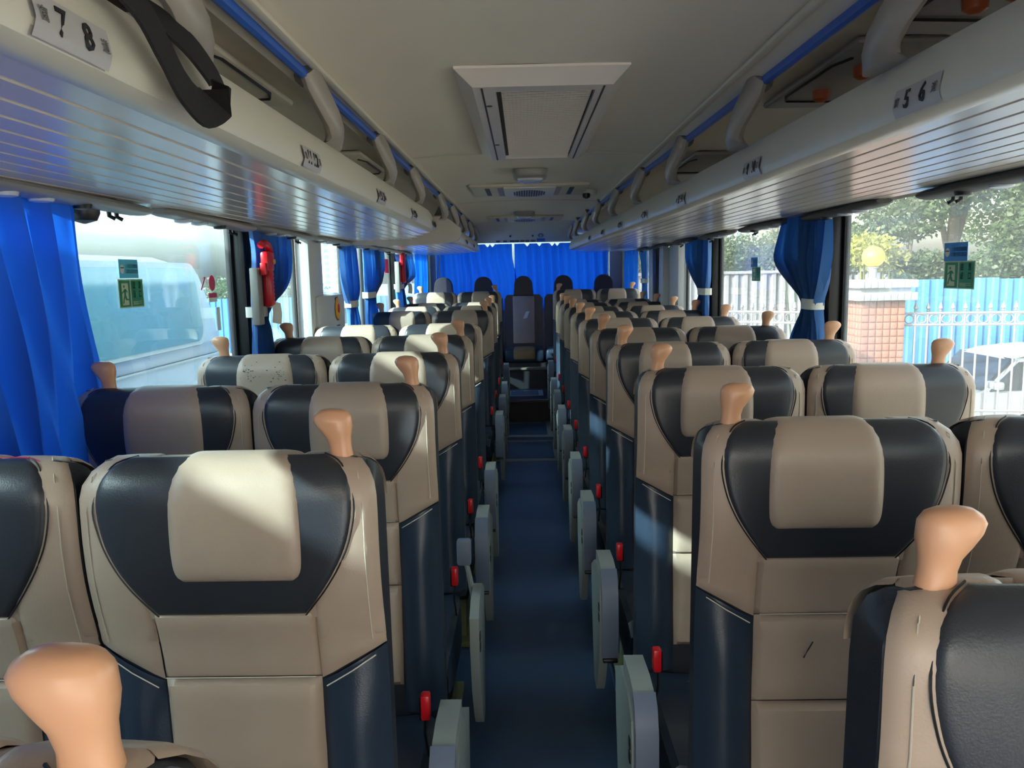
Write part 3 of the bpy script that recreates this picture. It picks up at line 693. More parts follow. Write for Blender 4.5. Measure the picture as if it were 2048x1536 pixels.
# ============================================================ CEILING FITTINGS
def ceil_z(x): return interp(cxs, x)
t = thing('return_air_grille', 'large ceiling air grille with a silver frame and brown grid', 'grille', (.05, 2.4, 1.9))
O = (-.142, .238, 1.785, 3.03); I = (-.105, .205, 1.83, 2.985)
mb = MB(); zo, zi = 1.9345, 1.905
oc = [(O[0], O[2]), (O[1], O[2]), (O[1], O[3]), (O[0], O[3])]; ic = [(I[0], I[2]), (I[1], I[2]), (I[1], I[3]), (I[0], I[3])]; jc = [(I[0]+.05, I[2]+.05), (I[1]-.035, I[2]+.05), (I[1]-.035, I[3]-.03), (I[0]+.05, I[3]-.03)]
mb.grid([[(x, y, 1.94) for x, y in oc], [(x, y, zo) for x, y in oc], [(x, y, zi) for x, y in ic], [(x, y, zi) for x, y in jc], [(x, y, zi+.012) for x, y in jc]], closed=True)
part('bezel', mb, 'bezel', t, smooth=False)
mb = MB()
for xx in (I[0]+.020, I[1]-.018): mb.box(xx-.0022, xx+.0022, I[2]+.01, I[3]-.01, zi-.0008, zi+.001)
part('gap_line', mb, 'black', t)
x0, x1, y0, y1 = jc[0][0], jc[1][0], jc[0][1], jc[2][1]
part('backing', MB().box(x0, x1, y0, y1, zi+.0125, zi+.016), 'meshd', t)
n = 22; w = (x1-x0-.024)/n
for i in range(n):
    a = x0+.018+w*i; part('grille_slat', MB().loft([[(a, y, zi+.0105), (a+w*.5, y, zi+.0045), (a+w*.86, y, zi+.0105)] for y in (y0, y1)]), 'mesh', t, smooth=False)
mb = MB()
for i in range(90):
    y = y0+(y1-y0)*(i+.5)/90; mb.box(x0+.012, x1-.006, y-.0012, y+.0012, zi+.0030, zi+.0042)
part('cross_wires', mb, 'bezel', t)['kind'] = 'stuff'
for a, b in ((x0-.02, y0+.15), (x0-.02, y0+.75)): part('screw', MB().lathe((a, b, zi-.002), ((.001, 0), (.007, .0), (.007, .003)), 8), 'dgrey', t)
def ceil_lamp(x, y, lab):
    t = thing('ceiling_lamp', lab, 'lamp', (x, y, 1.9), 'small ceiling lamps'); z = 1.94
    rings = []
    for h, k in ((0, 1.0), (.012, 1.0), (.030, .92), (.036, .80)): rings.append([(x+.078*k*math.copysign(abs(math.cos(q))**.45, math.cos(q)), y+.10*k*math.copysign(abs(math.sin(q))**.45, math.sin(q)), z-h) for q in [2*PI*i/24 for i in range(24)]])
    part('housing', MB().loft(rings), 'grey2', t)
    rings = []
    for h, k in ((.034, .78), (.044, .70), (.049, .45)): rings.append([(x+.075*k*math.copysign(abs(math.cos(q))**.5, math.cos(q)), y+.085*k*math.copysign(abs(math.sin(q))**.5, math.sin(q))+.0, z-h) for q in [2*PI*i/24 for i in range(24)]])
    part('diffuser', MB().loft(rings), 'lamp', t)
ceil_lamp(.038, 3.60, 'grey ceiling lamp in front of the vent panel, reflecting blue')
ceil_lamp(.015, 6.0, 'grey ceiling lamp farther back, near the rear fascia')
def vent_panel(x, y, L, lab):
    t = thing('speaker_panel', lab, 'panel', (x, y, 1.92), 'ceiling speaker panels'); z = 1.941
    part('cover', MB().box(x-.30, x+.30, y-L/2, y+L/2, z-.018, z, bev=.008), 'ceilt', t)
    part('centre_plate', MB().box(x-.13, x+.13, y-L/2+.02, y+L/2-.02, z-.026, z-.016, bev=.004), 'grey', t)
    for i in range(13):
        xx = -.078+.013*i; hl = L*.32*math.sqrt(max(0, 1-(xx/.088)**2)); part('grille_slot', MB().box(x+xx-.0038, x+xx+.0038, y+.02-hl, y+.02+hl, z-.0275, z-.0255), 'black', t)
    for sx in (-.215, .215): part('vent_opening', MB().box(x+sx-.012, x+sx+.012, y-L*.34, y+L*.34, z-.0200, z-.017), 'black', t)
    for sx in (-.15, .15): part('side_recess', MB().box(x+sx-.012, x+sx+.012, y-L*.4, y+L*.4, z-.0195, z-.017), 'brk', t)
vent_panel(.04, 4.32, .52, 'wide speaker and vent panel on the ceiling behind the air grille')
vent_panel(.02, 6.55, .5, 'wide speaker and vent panel on the ceiling next to the rear fascia')
t = thing('dome_camera', 'small white ceiling camera with a black lens, right of the vent panel', 'camera', (.36, 4.4, 1.9))
part('mount', MB().lathe((.37, 4.42, 1.905), ((.03, 0), (.036, .01), (.036, .035)), 14), 'grey', t); part('lens', MB().lathe((.345, 4.38, 1.898), ((.004, -.014), (.018, -.008), (.022, .004), (.02, .014)), 12), 'black', t)
# marks on the rear fascia
def fas(px, p):
    y = 1.482/((548-p)/1600+.1449); return ((px-1046)/1600*y, y, 1.934-.1449*(y-6.92)-.002)
def fbox(mb, a, b, p0, p1, h=.003):
    q = [fas(a, p0), fas(b, p0), fas(b, p1), fas(a, p1)]; mb.loft([[(x, y, z) for x, y, z in q], [(x, y, z+h) for x, y, z in q]]); return mb
t = thing('fascia_label', 'row of small dark lettering marks on the pale fascia above the rear window', 'label', fas(1030, 477))
for a, b in ((994, 1001), (1008, 1015), (1021, 1030), (1032, 1039), (1042, 1050), (1052, 1059), (1062, 1071)):
    mb = MB(); x = a
    while x < b-.5: fbox(mb, x, min(b, x+1.5), 475.4, 478.6); x += 2.0
    part('lettering', mb, 'ink', t)['kind'] = 'stuff'
t = thing('mask_notice', 'blue round notice over a blue strip on the rear fascia', 'sticker', fas(1082, 470))
q = [fas(1082+6*math.cos(k*PI/10), 466.5+4.2*math.sin(k*PI/10)) for k in range(20)]; part('disc', MB().loft([q, [(x, y, z+.003) for x, y, z in q]]), 'curts', t)
part('face_mark', fbox(MB(), 1080, 1083.5, 465, 470, .002), 'paper', t)
part('strip', fbox(MB(), 1074, 1090, 472.5, 479), 'blue', t)
for i, p in enumerate((1022, 1066)):
    q = [fas(p+2*math.cos(k*PI/5), 467+2*math.sin(k*PI/5)) for k in range(10)]; solo('fascia_screw', MB().loft([q, [(x, y, z+.003) for x, y, z in q]]), 'black', 'black screw head on the rear fascia, %s one' % ('left', 'right')[i], 'screw')

# ============================================================ CURTAINS
def curtain(lab, side, rows, nf, m, xw=None, amp=.018, seed=0, name='window_curtain', tie=None, taglab=None):
    """rows (z, y0, y1, ampscale) from the top down"""
    rnd = random.Random(seed); s = 1 if side == 'left' else -1
    xw = (XL+.075 if side == 'left' else XR-.075) if xw is None else xw
    zc = [rw[0] for rw in rows][::-1]; inv = rows[::-1]
    def at(z, i): return interp([(q[0], q[i]) for q in inv], z)
    N = nf*10; NR = 34; ph = [rnd.uniform(-.5, .5) for _ in range(nf+2)]; am = [rnd.uniform(.6, 1.25) for _ in range(nf+2)]
    zt, zb = rows[0][0], rows[-1][0]; g = []
    def smo(z, i):
        e = .03; return (at(z-e, i)+at(z+e, i)+at(z, i))/3
    for j in range(NR+1):
        z = zt+(zb-zt)*j/NR; y0, y1, A = smo(z, 1), smo(z, 2), smo(z, 3); row = []
        for i in range(N+1):
            tt = i/N; k = int(tt*nf); a = am[k]*(1-(tt*nf-k))+am[k+1]*(tt*nf-k); p = ph[k]*(1-(tt*nf-k))+ph[k+1]*(tt*nf-k)
            w = math.sin(2*PI*nf*tt+p+1.2*math.sin(z*5+seed)*.5)+.42*math.sin(2*PI*nf*1.7*tt+z*6+seed)
            row.append((xw+s*(a*A*amp*w), y0+(y1-y0)*tt+.006*A*math.cos(2*PI*nf*tt+p), z+(.004*math.sin(nf*2*PI*tt) if j == 0 else 0)))
        g.append(row)
    if tie is None:
        o = solo(name, MB().grid(g), m, lab, 'curtain', 'window curtains'); return o
    t = thing(name, lab, 'curtain', (xw, (rows[0][1]+rows[0][2])/2, rows[-1][0]), 'window curtains')
    part('cloth', MB().grid(g), m, t)
    z, y0, y1 = tie; mb = MB(); th = .034; rr = []
    for zz in (z-.021, z+.021):
        rr.append([(xw+s*.0+th*math.copysign(abs(math.cos(q))**.6, math.cos(q)), (y0+y1)/2+((y1-y0)/2+.008)*math.copysign(abs(math.sin(q))**.6, math.sin(q)), zz) for q in [2*PI*i/20 for i in range(20)]])
    part('tieback', mb.loft(rr, cap=False), 'belt', t)
    return t
curtain('broad bright blue curtain hanging loose beside the near left window', 'left', [(1.715, 1.33, 1.98, 1), (1.4, 1.38, 2.02, 1.2), (1.0, 1.45, 2.05, 1.4), (.80, 1.5, 2.04, 1.5)], 7, 'curt', amp=.022, seed=3)
curtain('blue curtain added beside the camera, out of view, blocking sun from the right seats', 'left', [(1.71, .02, .52, 1), (.85, .02, .52, 1)], 5, 'curt', seed=40)  # unseen curtain, added to keep sun off the lower right seats
curtain('satin blue curtain tied back behind the red rescue tool, left side', 'left', [(1.70, 3.24, 3.76, .8), (1.60, 3.27, 3.76, 1), (1.48, 3.24, 3.72, 1.3), (1.40, 3.22, 3.55, 1.1), (1.363, 3.235, 3.33, 1.0), (1.30, 3.22, 3.42, 1), (1.15, 3.20, 3.50, .8), (.85, 3.18, 3.56, .8)], 10, 'curts', seed=5, tie=(1.363, 3.22, 3.33))
curtain('blue curtain tied back behind the yellow disc panel, left side', 'left', [(1.70, 4.86, 5.28, .8), (1.5, 4.86, 5.33, 1), (1.38, 4.93, 5.30, 1.1), (1.32, 5.02, 5.19, 1), (1.2, 5.0, 5.32, .8), (.85, 5.0, 5.4, .8)], 8, 'curts', seed=8, tie=(1.325, 5.01, 5.19))
curtain('blue curtain tied back with sunlit folds, third tied one on the left', 'left', [(1.70, 5.50, 6.35, .8), (1.55, 5.52, 6.35, 1), (1.42, 5.55, 6.1, 1.2), (1.363, 5.58, 5.82, 1), (1.25, 5.56, 5.98, .8), (.85, 5.55, 6.1, .8)], 9, 'curts', seed=11, tie=(1.365, 5.57, 5.84))
curtain('crumpled blue curtain tied back near the rear left post', 'left', [(1.70, 6.95, 8.05, .8), (1.55, 7.2, 8.1, 1.4), (1.46, 7.1, 8.1, 1.6), (1.40, 6.95, 7.3, 1), (1.3, 6.95, 7.4, .8), (.9, 6.9, 7.6, .8)], 7, 'curts', seed=14, tie=(1.40, 6.96, 7.22))
curtain('bright blue curtain hanging straight in the rear left corner', 'left', [(1.71, 8.1, 9.2, 1), (.9, 8.15, 9.15, 1.2)], 7, 'curt', seed=17)
curtain('large satin blue curtain tied back at the first black post, right side', 'right', [(1.71, 3.10, 3.66, .9), (1.62, 3.09, 3.72, 1), (1.53, 3.09, 3.76, 1.2), (1.45, 3.12, 3.56, 1.2), (1.38, 3.18, 3.36, 1), (1.35, 3.21, 3.31, .9), (1.30, 3.18, 3.38, .9), (1.18, 3.15, 3.5, .9), (.85, 3.13, 3.6, .9)], 11, 'curts', seed=21, amp=.02, tie=(1.352, 3.20, 3.315))
curtain('satin blue curtain tied back at the second black post, right side', 'right', [(1.70, 5.06, 5.80, .9), (1.55, 5.05, 5.78, 1), (1.42, 5.08, 5.5, 1.1), (1.355, 5.12, 5.28, .9), (1.28, 5.10, 5.42, .9), (.85, 5.06, 5.6, .9)], 10, 'curts', seed=24, tie=(1.357, 5.11, 5.29))
curtain('plain blue curtain inside the stepped white window frame, right side', 'right', [(1.64, 6.80, 7.26, .8), (.9, 6.80, 7.26, .8)], 4, 'curts', seed=27, xw=XR-.02)
curtain('narrow blue curtain tied back behind the slim grey pillar, right side', 'right', [(1.70, 7.60, 8.1, .8), (1.5, 7.6, 7.95, 1), (1.40, 7.66, 7.86, .9), (1.3, 7.62, 7.95, .8), (.9, 7.6, 8.1, .8)], 4, 'curts', seed=30, tie=(1.40, 7.66, 7.86))
curtain('bright blue curtain hanging straight in the rear right corner', 'right', [(1.71, 8.25, 9.28, 1), (.9, 8.3, 9.25, 1.2)], 7, 'curt', seed=33)
def rear_curtain(lab, x0, x1, dips, nf, seed):
    rnd = random.Random(seed); N = nf*10; g = []; ph = [rnd.uniform(-.9, .9) for _ in range(nf+2)]; am = [rnd.uniform(.5, 1.3) for _ in range(nf+2)]
    for j in range(19):
        row = []
        for i in range(N+1):
            tt = i/N; k = int(tt*nf); x = x0+(x1-x0)*tt; a = am[k]*(1-(tt*nf-k))+am[k+1]*(tt*nf-k); p = ph[k]*(1-(tt*nf-k))+ph[k+1]*(tt*nf-k)
            zt = 1.842
            for d in dips: zt -= .036*max(0, 1-abs(x-d)/.026)**.7
            z = 1.06+(zt-1.06)*(1-j/18)
            row.append((x+((.045*tt if x1 < 0 else 0)*(1-sm(1.42, 1.72, z))), 9.665+.020*a*math.sin(2*PI*nf*tt+p+.6*math.sin(z*4)), z))
        g.append(row)
    solo('rear_curtain', MB().grid(g), 'curtr', lab, 'curtain', 'rear window curtains')
rear_curtain('closed bright blue curtain over the left half of the rear window', -1.04, -.128, (-.42, -.36), 9, 2)
rear_curtain('closed bright blue curtain over the right half of the rear window', -.10, 1.02, (.054, .198, .35, .41), 11, 4)
solo('corner_pole', MB().tube([(-.985, 9.5, .50), (-.985, 9.5, 1.82)], .008, 8), 'chrome', 'thin bright pole at the left rear corner', 'pole')
solo('corner_pole', MB().tube([(.995, 9.5, .50), (1.0, 9.5, 1.82)], .008, 8), 'chrome', 'thin bright pole at the right rear corner', 'pole')

# ============================================================ WALL THINGS
# gas strut
t = thing('gas_strut', 'thin grey gas strut on the black window post, left side', 'strut', (XL+.04, 3.33, 1.36))
part('cylinder', MB().tube([(XL+.045, 3.37, 1.40), (XL+.045, 3.37, 1.61)], .011, 10), 'dgrey', t); part('rod', MB().tube([(XL+.045, 3.37, 1.61), (XL+.045, 3.37, 1.655)], .005, 8), 'chrome', t)
part('rod', MB().tube([(XL+.055, 3.36, 1.37), (XL+.055, 3.36, 1.44)], .005, 8), 'chrome', t)
def rescue_tool(x, y, z, k, lab):
    t = thing('rescue_hammer', lab, 'hammer', (x, y, z))
    q = lambda *a: [(x+p[0]*k, y+p[1]*k, z+p[2]*k) for p in a]
    part('head', MB().tube(smooth_path(q((0, -.045, .19), (0, .0, .198), (0, .045, .185), (0, .066, .155), (0, .066, .12)), 4), [.015*k]*17, 10), 'red', t)
    part('body', MB().box(x-.016*k, x+.016*k, y-.02*k, y+.07*k, z+.085*k, z+.165*k, bev=.01), 'red', t)
    part('tip', MB().box(x-.012*k, x+.012*k, y-.04*k, y-.012*k, z+.07*k, z+.12*k, bev=.005), 'red', t)
    g = part('grip', MB().box(x-.018*k, x+.018*k, y-.005*k, y+.055*k, z-.06*k, z+.09*k, bev=.012), 'red', t)
    for i in range(7): part('dot', MB().lathe((x+.018*k, y+.038*k, z+(.065-.016*i)*k), ((.0035*k, 0), (.0035*k, .001)), 6, ax='x'), 'black', g)
    part('holder', MB().box(x-.05*k, x-.016*k, y-.06*k, y-.0*k, z-.13*k, z+.10*k, bev=.006), 'grey2', t)
    part('button', MB().lathe((x+.014*k, y+.062*k, z+.125*k), ((.012*k, 0), (.010*k, .006)), 10, ax='x'), 'yel', t)
rescue_tool(-1.045, 3.27, 1.44, 1.0, 'red rescue hammer in a grey holder on the black post, near left windows')
rescue_tool(-1.05, 7.02, 1.50, 1.15, 'second red rescue hammer at the rear left post')
def hang_tag(x, y, z, w, h, lab, rot=.1):
    c = math.cos(rot); mb = MB(); mb.loft([[(x+xx, y-w/2*c+(zz)*.1, z+zz), (x+xx+.01, y+w/2*c+zz*.1, z+zz-.012)] [::1]+[(x+xx+.012, y+w/2*c+zz*.1, z+zz-.012), (x+xx+.002, y-w/2*c+zz*.1, z+zz)] for xx, zz in ((0, 0), (.006, -h*.5), (.002, -h))])
    t = thing('paper_tag', lab, 'tag', (x, y, z-h)); part('tag_sheet', mb, 'paper', t, smooth=False); part('string', MB().tube([(x, y, z+.0), (x-.01, y-.01, z+.03), (x-.005, y+.02, z)], .0015, 5), 'red', t)
hang_tag(-1.035, 3.325, 1.405, .085, .088, 'white paper tag hanging beside the tieback, near left windows')
hang_tag(-1.03, 7.25, 1.43, .18, .09, 'white paper tag on the rear left curtain')
# call panel with a yellow disc
t = thing('wall_console', 'white wall console with a yellow disc between left windows', 'console', (-1.1, 4.6, .9))
part('casing', MB().box(XL, XL+.085, 4.25, 4.88, .84, 1.405, bev=.045), 'grey', t)
d = part('disc', MB().lathe((XL+.085, 4.66, 1.315), ((.064, -.004), (.064, .004), (.058, .006)), 24, ax='x'), 'yel', t, 'yellow disc with a dark red emblem')
part('disc_mark', MB().lathe((XL+.091, 4.665, 1.315), ((.030, 0), (.026, .003), (.01, .006)), 5, ax='x'), 'red', d); part('disc_ring', MB().lathe((XL+.083, 4.66, 1.315), ((.07, -.004), (.07, .002)), 24, ax='x'), 'black', t)
part('slot', MB().box(XL+.083, XL+.087, 4.62, 4.70, 1.205, 1.22), 'black', t)
# stickers on the panes
def exit_sticker(side, yc, zc, w, h, lab):
    s = 1 if side == 'left' else -1; x = (XL-.024) if side == 'left' else (XR+.024); d = s      # y to the reader's right: + on the left wall, - on the right wall
    t = thing('exit_sticker', lab, 'sticker', (x, yc, zc))
    Y = lambda u: yc+d*(u-.5)*w
    Z = lambda v: zc+(.5-v)*h
    def rect(n, m_, u0, u1, v0, v1, lv, par=t):
        ya, yb = sorted((Y(u0), Y(u1))); return part(n, MB().box(min(x+s*.0004*lv, x+s*.0004*(lv+1)), max(x+s*.0004*lv, x+s*.0004*(lv+1)), ya, yb, Z(v1), Z(v0)), m_, par, smooth=False)
    rect('border', 'stp', 0, 1, 0, 1, 0); a = rect('green_field', 'stg', .03, .455, .04, .96, 1); b = rect('green_field', 'stg', .50, .97, .04, .96, 1)
    rect('doorway', 'stp', .12, .37, .14, .90, 2, a)
    def poly(pts, par, m_='stg', lv=3):
        part('figure', MB().prism([(Y(u), Z(v)) for u, v in pts], 'x', min(x+s*.0004*lv, x+s*.0004*(lv+1)), max(x+s*.0004*lv, x+s*.0004*(lv+1))), m_, par, smooth=False)
    poly([(.18, .22), (.225, .20), (.24, .25), (.22, .30), (.18, .29)], a)
    poly([(.20, .34), (.28, .34), (.27, .48), (.26, .58), (.20, .60), (.20, .44)], a)
    poly([(.21, .36), (.22, .42), (.12, .50), (.05, .50), (.06, .46), (.12, .46)], a); poly([(.27, .34), (.33, .42), (.33, .48), (.26, .40)], a)
    poly([(.20, .56), (.26, .56), (.19, .72), (.17, .84), (.13, .84), (.16, .70)], a); poly([(.22, .56), (.28, .58), (.30, .68), (.38, .69), (.38, .74), (.25, .73)], a)
    for g, u, v, sz in (('应', .60, .28, .30), ('急', .85, .28, .30), ('出', .60, .60, .30), ('口', .85, .60, .30)):
        part('lettering', text_mb(g, sz*h*.95, lambda X_, Y_, Z_: (x+s*(.0012+abs(Z_)), Y(u)+d*X_*.8, Z(v-.05)+Y_)), 'stp', b, smooth=False)
    mb = MB()
    for i in range(4):
        ya, yb = sorted((Y(.54), Y(.74 if i % 2 else .9))); mb.box(min(x+s*.001, x+s*.0014), max(x+s*.001, x+s*.0014), ya, yb, Z(.80+.035*i), Z(.785+.035*i))
    part('small_print', mb, 'stp', b, smooth=False)
def notice(side, yc, zc, w, h, m_, lab):
    s = 1 if side == 'left' else -1; x = (XL-.024) if side == 'left' else (XR+.024); d = s
    t = thing('mask_sticker', lab, 'sticker', (x, yc, zc)); Y = lambda u: yc+d*(u-.5)*w; Z = lambda v: zc+(.5-v)*h
    def rect(n, mm, u0, u1, v0, v1, lv):
        ya, yb = sorted((Y(u0), Y(u1))); return part(n, MB().box(min(x+s*.0004*lv, x+s*.0004*(lv+1)), max(x+s*.0004*lv, x+s*.0004*(lv+1)), ya, yb, Z(v1), Z(v0)), mm, t, smooth=False)
    rect('sheet', m_, 0, 1, 0, 1, 0)
    part('head', MB().prism([(Y(.15+.10*math.cos(q)), Z(.52+.24*math.sin(q))) for q in [2*PI*i/14 for i in range(14)]], 'x', min(x+s*.0004, x+s*.001), max(x+s*.0004, x+s*.001)), 'paper', t)
    part('hat_band', MB().prism([(Y(.07), Z(.42)), (Y(.23), Z(.42)), (Y(.23), Z(.48)), (Y(.07), Z(.48))], 'x', min(x+s*.001, x+s*.0014), max(x+s*.001, x+s*.0014)), 'black', t)
    for r_, ch in ((.38, '上车前请佩戴'), (.66, '口罩扫码测温')):
        part('lettering', text_mb(ch, h*.24, lambda X_, Y_, Z_: (x+s*(.0008+abs(Z_)), Y(.64)+d*X_*(.66*w/(h*.24*6)), Z(r_)+Y_)), 'paper', t, smooth=False)
exit_sticker('left', 2.435, 1.461, .155, .086, 'green exit sticker with a running figure on the near left pane')
notice('left', 2.43, 1.535, .118, .056, 'stc', 'cyan mask notice above the exit sticker on the near left pane')
exit_sticker('right', 2.36, 1.468, .165, .080, 'green exit sticker with a running figure on the near right pane')
notice('right', 2.385, 1.535, .128, .054, 'stb', 'blue mask notice above the exit sticker on the near right pane')
exit_sticker('right', 4.40, 1.467, .16, .076, 'green exit sticker on the second right pane, seen small')
notice('right', 4.44, 1.531, .125, .052, 'stb', 'blue mask notice on the second right pane, seen small')
notice('left', 4.72, 1.437, .12, .055, 'stc', 'cyan notice on the small pane above the yellow disc console')
x = XL-.024
t = thing('hammer_sticker', 'red dot sticker with a hammer mark on the near left pane', 'sticker', (x, 2.98, 1.4))
part('dot', MB().prism([(3.075+.030*math.cos(q), 1.484+.030*math.sin(q)) for q in [2*PI*i/20 for i in range(20)]], 'x', x, x+.001), 'redd', t); part('print_box', MB().box(x, x+.001, 3.035, 3.115, 1.428, 1.446), 'redd', t); part('print_box', MB().box(x, x+.001, 3.035, 3.115, 1.412, 1.427), 'paper', t)
part('hammer_mark', MB().prism([(2.965, 1.462), (2.972, 1.458), (3.01, 1.50), (3.015, 1.508), (2.995, 1.506), (3.0, 1.500)], 'x', x, x+.001), 'redd', t)
solo('paper_strip', MB().box(x, x+.001, 3.10, 3.135, 1.30, 1.39), 'paper', 'narrow white paper strip low on the near left pane', 'sticker', smooth=False)
for i in range(4): pass
solo('red_notice', MB().box(XL-.024, XL-.023, 6.95, 7.15, 1.52, 1.64), 'redd', 'red notice on the left pane just in front of the rear black post', 'sticker', smooth=False)

# ============================================================ OUTSIDE
G = -1.3
solo('ground', MB().box(-120, 120, -30, 260, G-.3, G), 'asph', 'grey asphalt yard around the coach', 'ground')['kind'] = 'structure'
# tiled gate pillar
t = thing('gate_pillar', 'square gate pillar with pink tiles and a white tiled cap', 'pillar', (4.9, 11.3, G))
part('core', MB().box(4.608, 5.192, 11.008, 11.592, G, 1.03), 'mortar', t)
tp = MB().box(-.0425, .0425, 0, .010, -.0425, .0425, bev=.003).mesh('tile', [M['tilep']]); tpx = MB().box(0, .010, -.0425, .0425, -.0425, .0425, bev=.003).mesh('tile_side', [M['tilep']])
cw = MB().box(-.041, .041, 0, .012, -.05, .05, bev=.003).mesh('cap_tile', [M['capt']]); cwx = MB().box(0, .012, -.041, .041, -.05, .05, bev=.003).mesh('cap_tile_side', [M['capt']])
def inst(name, me, parent, p): o = link(name, me, parent); o.location = Vector(p)-wloc(parent); return o
for j in range(14):
    for i in range(6):
        inst('tile', tp, t, (4.655+.098*i, 10.999, .975-.098*j))
        inst('tile', tpx, t, (4.599, 11.055+.098*i, .975-.098*j))
for z in (1.08, 1.25):
    part('cap_slab', MB().box(4.50, 5.30, 10.90, 11.70, z-.052, z+.052), 'conc', t)
    for i in range(9):
        inst('cap_tile', cw, t, (4.54+.09*i, 10.889, z)); inst('cap_tile', cwx, t, (4.489, 10.94+.09*i, z))
part('cap_neck', MB().box(4.56, 5.24, 10.96, 11.64, 1.13, 1.20), 'capt', t)
t = thing('globe_lamp', 'round yellow globe lamp on a white post on top of the pillar', 'lamp', (4.86, 11.3, 1.3))
part('lamp_post', MB().lathe((4.86, 11.3, 1.30), ((.075, 0), (.06, .02), (.05, .03), (.05, .15), (.07, .17), (.07, .18)), 16), 'capt', t)
part('globe', MB().lathe((4.86, 11.3, 1.62), [(.152*math.sin(PI*i/14)+.0005, -.145*math.cos(PI*i/14)) for i in range(15)], 24), 'globe', t)
# railings
def railing(a, b, lab, zt=.98, n=None):
    a, b = Vector((a[0], a[1], 0)), Vector((b[0], b[1], 0)); L = (b-a).length; dr = (b-a)/L; n = n or int(L/.158); st_ = L/n
    t = thing('metal_railing', lab, 'fence', ((a.x+b.x)/2, (a.y+b.y)/2, G)); ang = math.atan2(dr.y, dr.x)
    bar = MB().tube([(0, 0, -1.1), (0, 0, zt-.12)], .014, 8).mesh('picket', [M['pole']]); fin = MB().lathe((0, 0, zt-.12), ((.016, 0), (.026, .01), (.014, .022), (.03, .045), (.022, .075), (.002, .13)), 10).mesh('finial', [M['pole']])
    rg = MB(); 
    rings = []
    for k in range(17):
        q = 2*PI*k/16; c = Vector((.058*math.cos(q), 0, .058*math.sin(q))); rings.append([c+Vector((math.cos(q)*math.cos(h)*.009, math.sin(h)*.009, math.sin(q)*math.cos(h)*.009)) for h in (0, PI/2, PI, 3*PI/2)])
    ring = rg.grid(rings, closed=True).mesh('ring', [M['pole']])
    for i in range(n+1):
        p = a+dr*st_*i
        inst('picket', bar, t, (p.x, p.y, 0)); inst('finial', fin, t, (p.x, p.y, 0))
        if i < n: o = inst('ring', ring, t, (p.x+dr.x*st_/2, p.y+dr.y*st_/2, .755)); o.rotation_euler = (0, 0, ang)
    for z in (.835, .675, -.52, -1.05): part('cross_rail', MB().tube([(a.x, a.y, z), (b.x, b.y, z)], .020, 6), 'pole', t)
    return t
rl = railing((5.24, 11.15), (9.0, 10.6), 'silver spiked railing with a row of rings, right of the gate pillar')
railing((4.55, 11.62), (2.7, 12.85), 'silver spiked railing with rings running back from the gate pillar')
# corrugated sheet fences
def sheet(x0, x1, y, z0, z1, pitch, d, m_, parent):
    mb = MB(); n = max(1, round((x1-x0)/pitch)); pr = []
    for i in range(n):
        a = x0+pitch*i
        for u, v in ((0, 0), (.45, 0), (.55, d), (.9, d), (1, 0)): pr.append((a+pitch*u, y-v))
    mb.grid([[(px, py, z) for px, py in pr] for z in (z0, z1)]); mb.grid([[(px, py+.004, z) for px, py in pr] for z in (z0, z1)]); return part('sheet_panel', mb, m_, parent, smooth=False)
t = thing('sheet_fence', 'blue corrugated sheet fence behind the spiked railing', 'fence', (9, 13.6, G))
for i in range(10): sheet(5.2+.92*i, 5.2+.92*(i+1), 13.6+(i % 2)*.006, G, 1.24+.012*(i % 3), .23, .035, 'bfence', t)
t = thing('sheet_fence', 'white corrugated sheet fence behind the second right window', 'fence', (5, 17.3, G))
for i in range(8): sheet(1.8+.8*i, 1.8+.8*(i+1), 17.3+(i % 2)*.006, G, 1.38, .2, .05, 'wfence', t)
part('top_rail', MB().box(1.8, 8.2, 17.22, 17.36, 1.38, 1.44), 'wfence', t)
t = thing('sheet_fence', 'blue sheet fence on the far left beyond the small panes', 'fence', (-9, 30, G))
for i in range(14): sheet(-15+.92*i, -15+.92*(i+1), 30+(i % 2)*.006, G, .75, .23, .035, 'bfence', t)
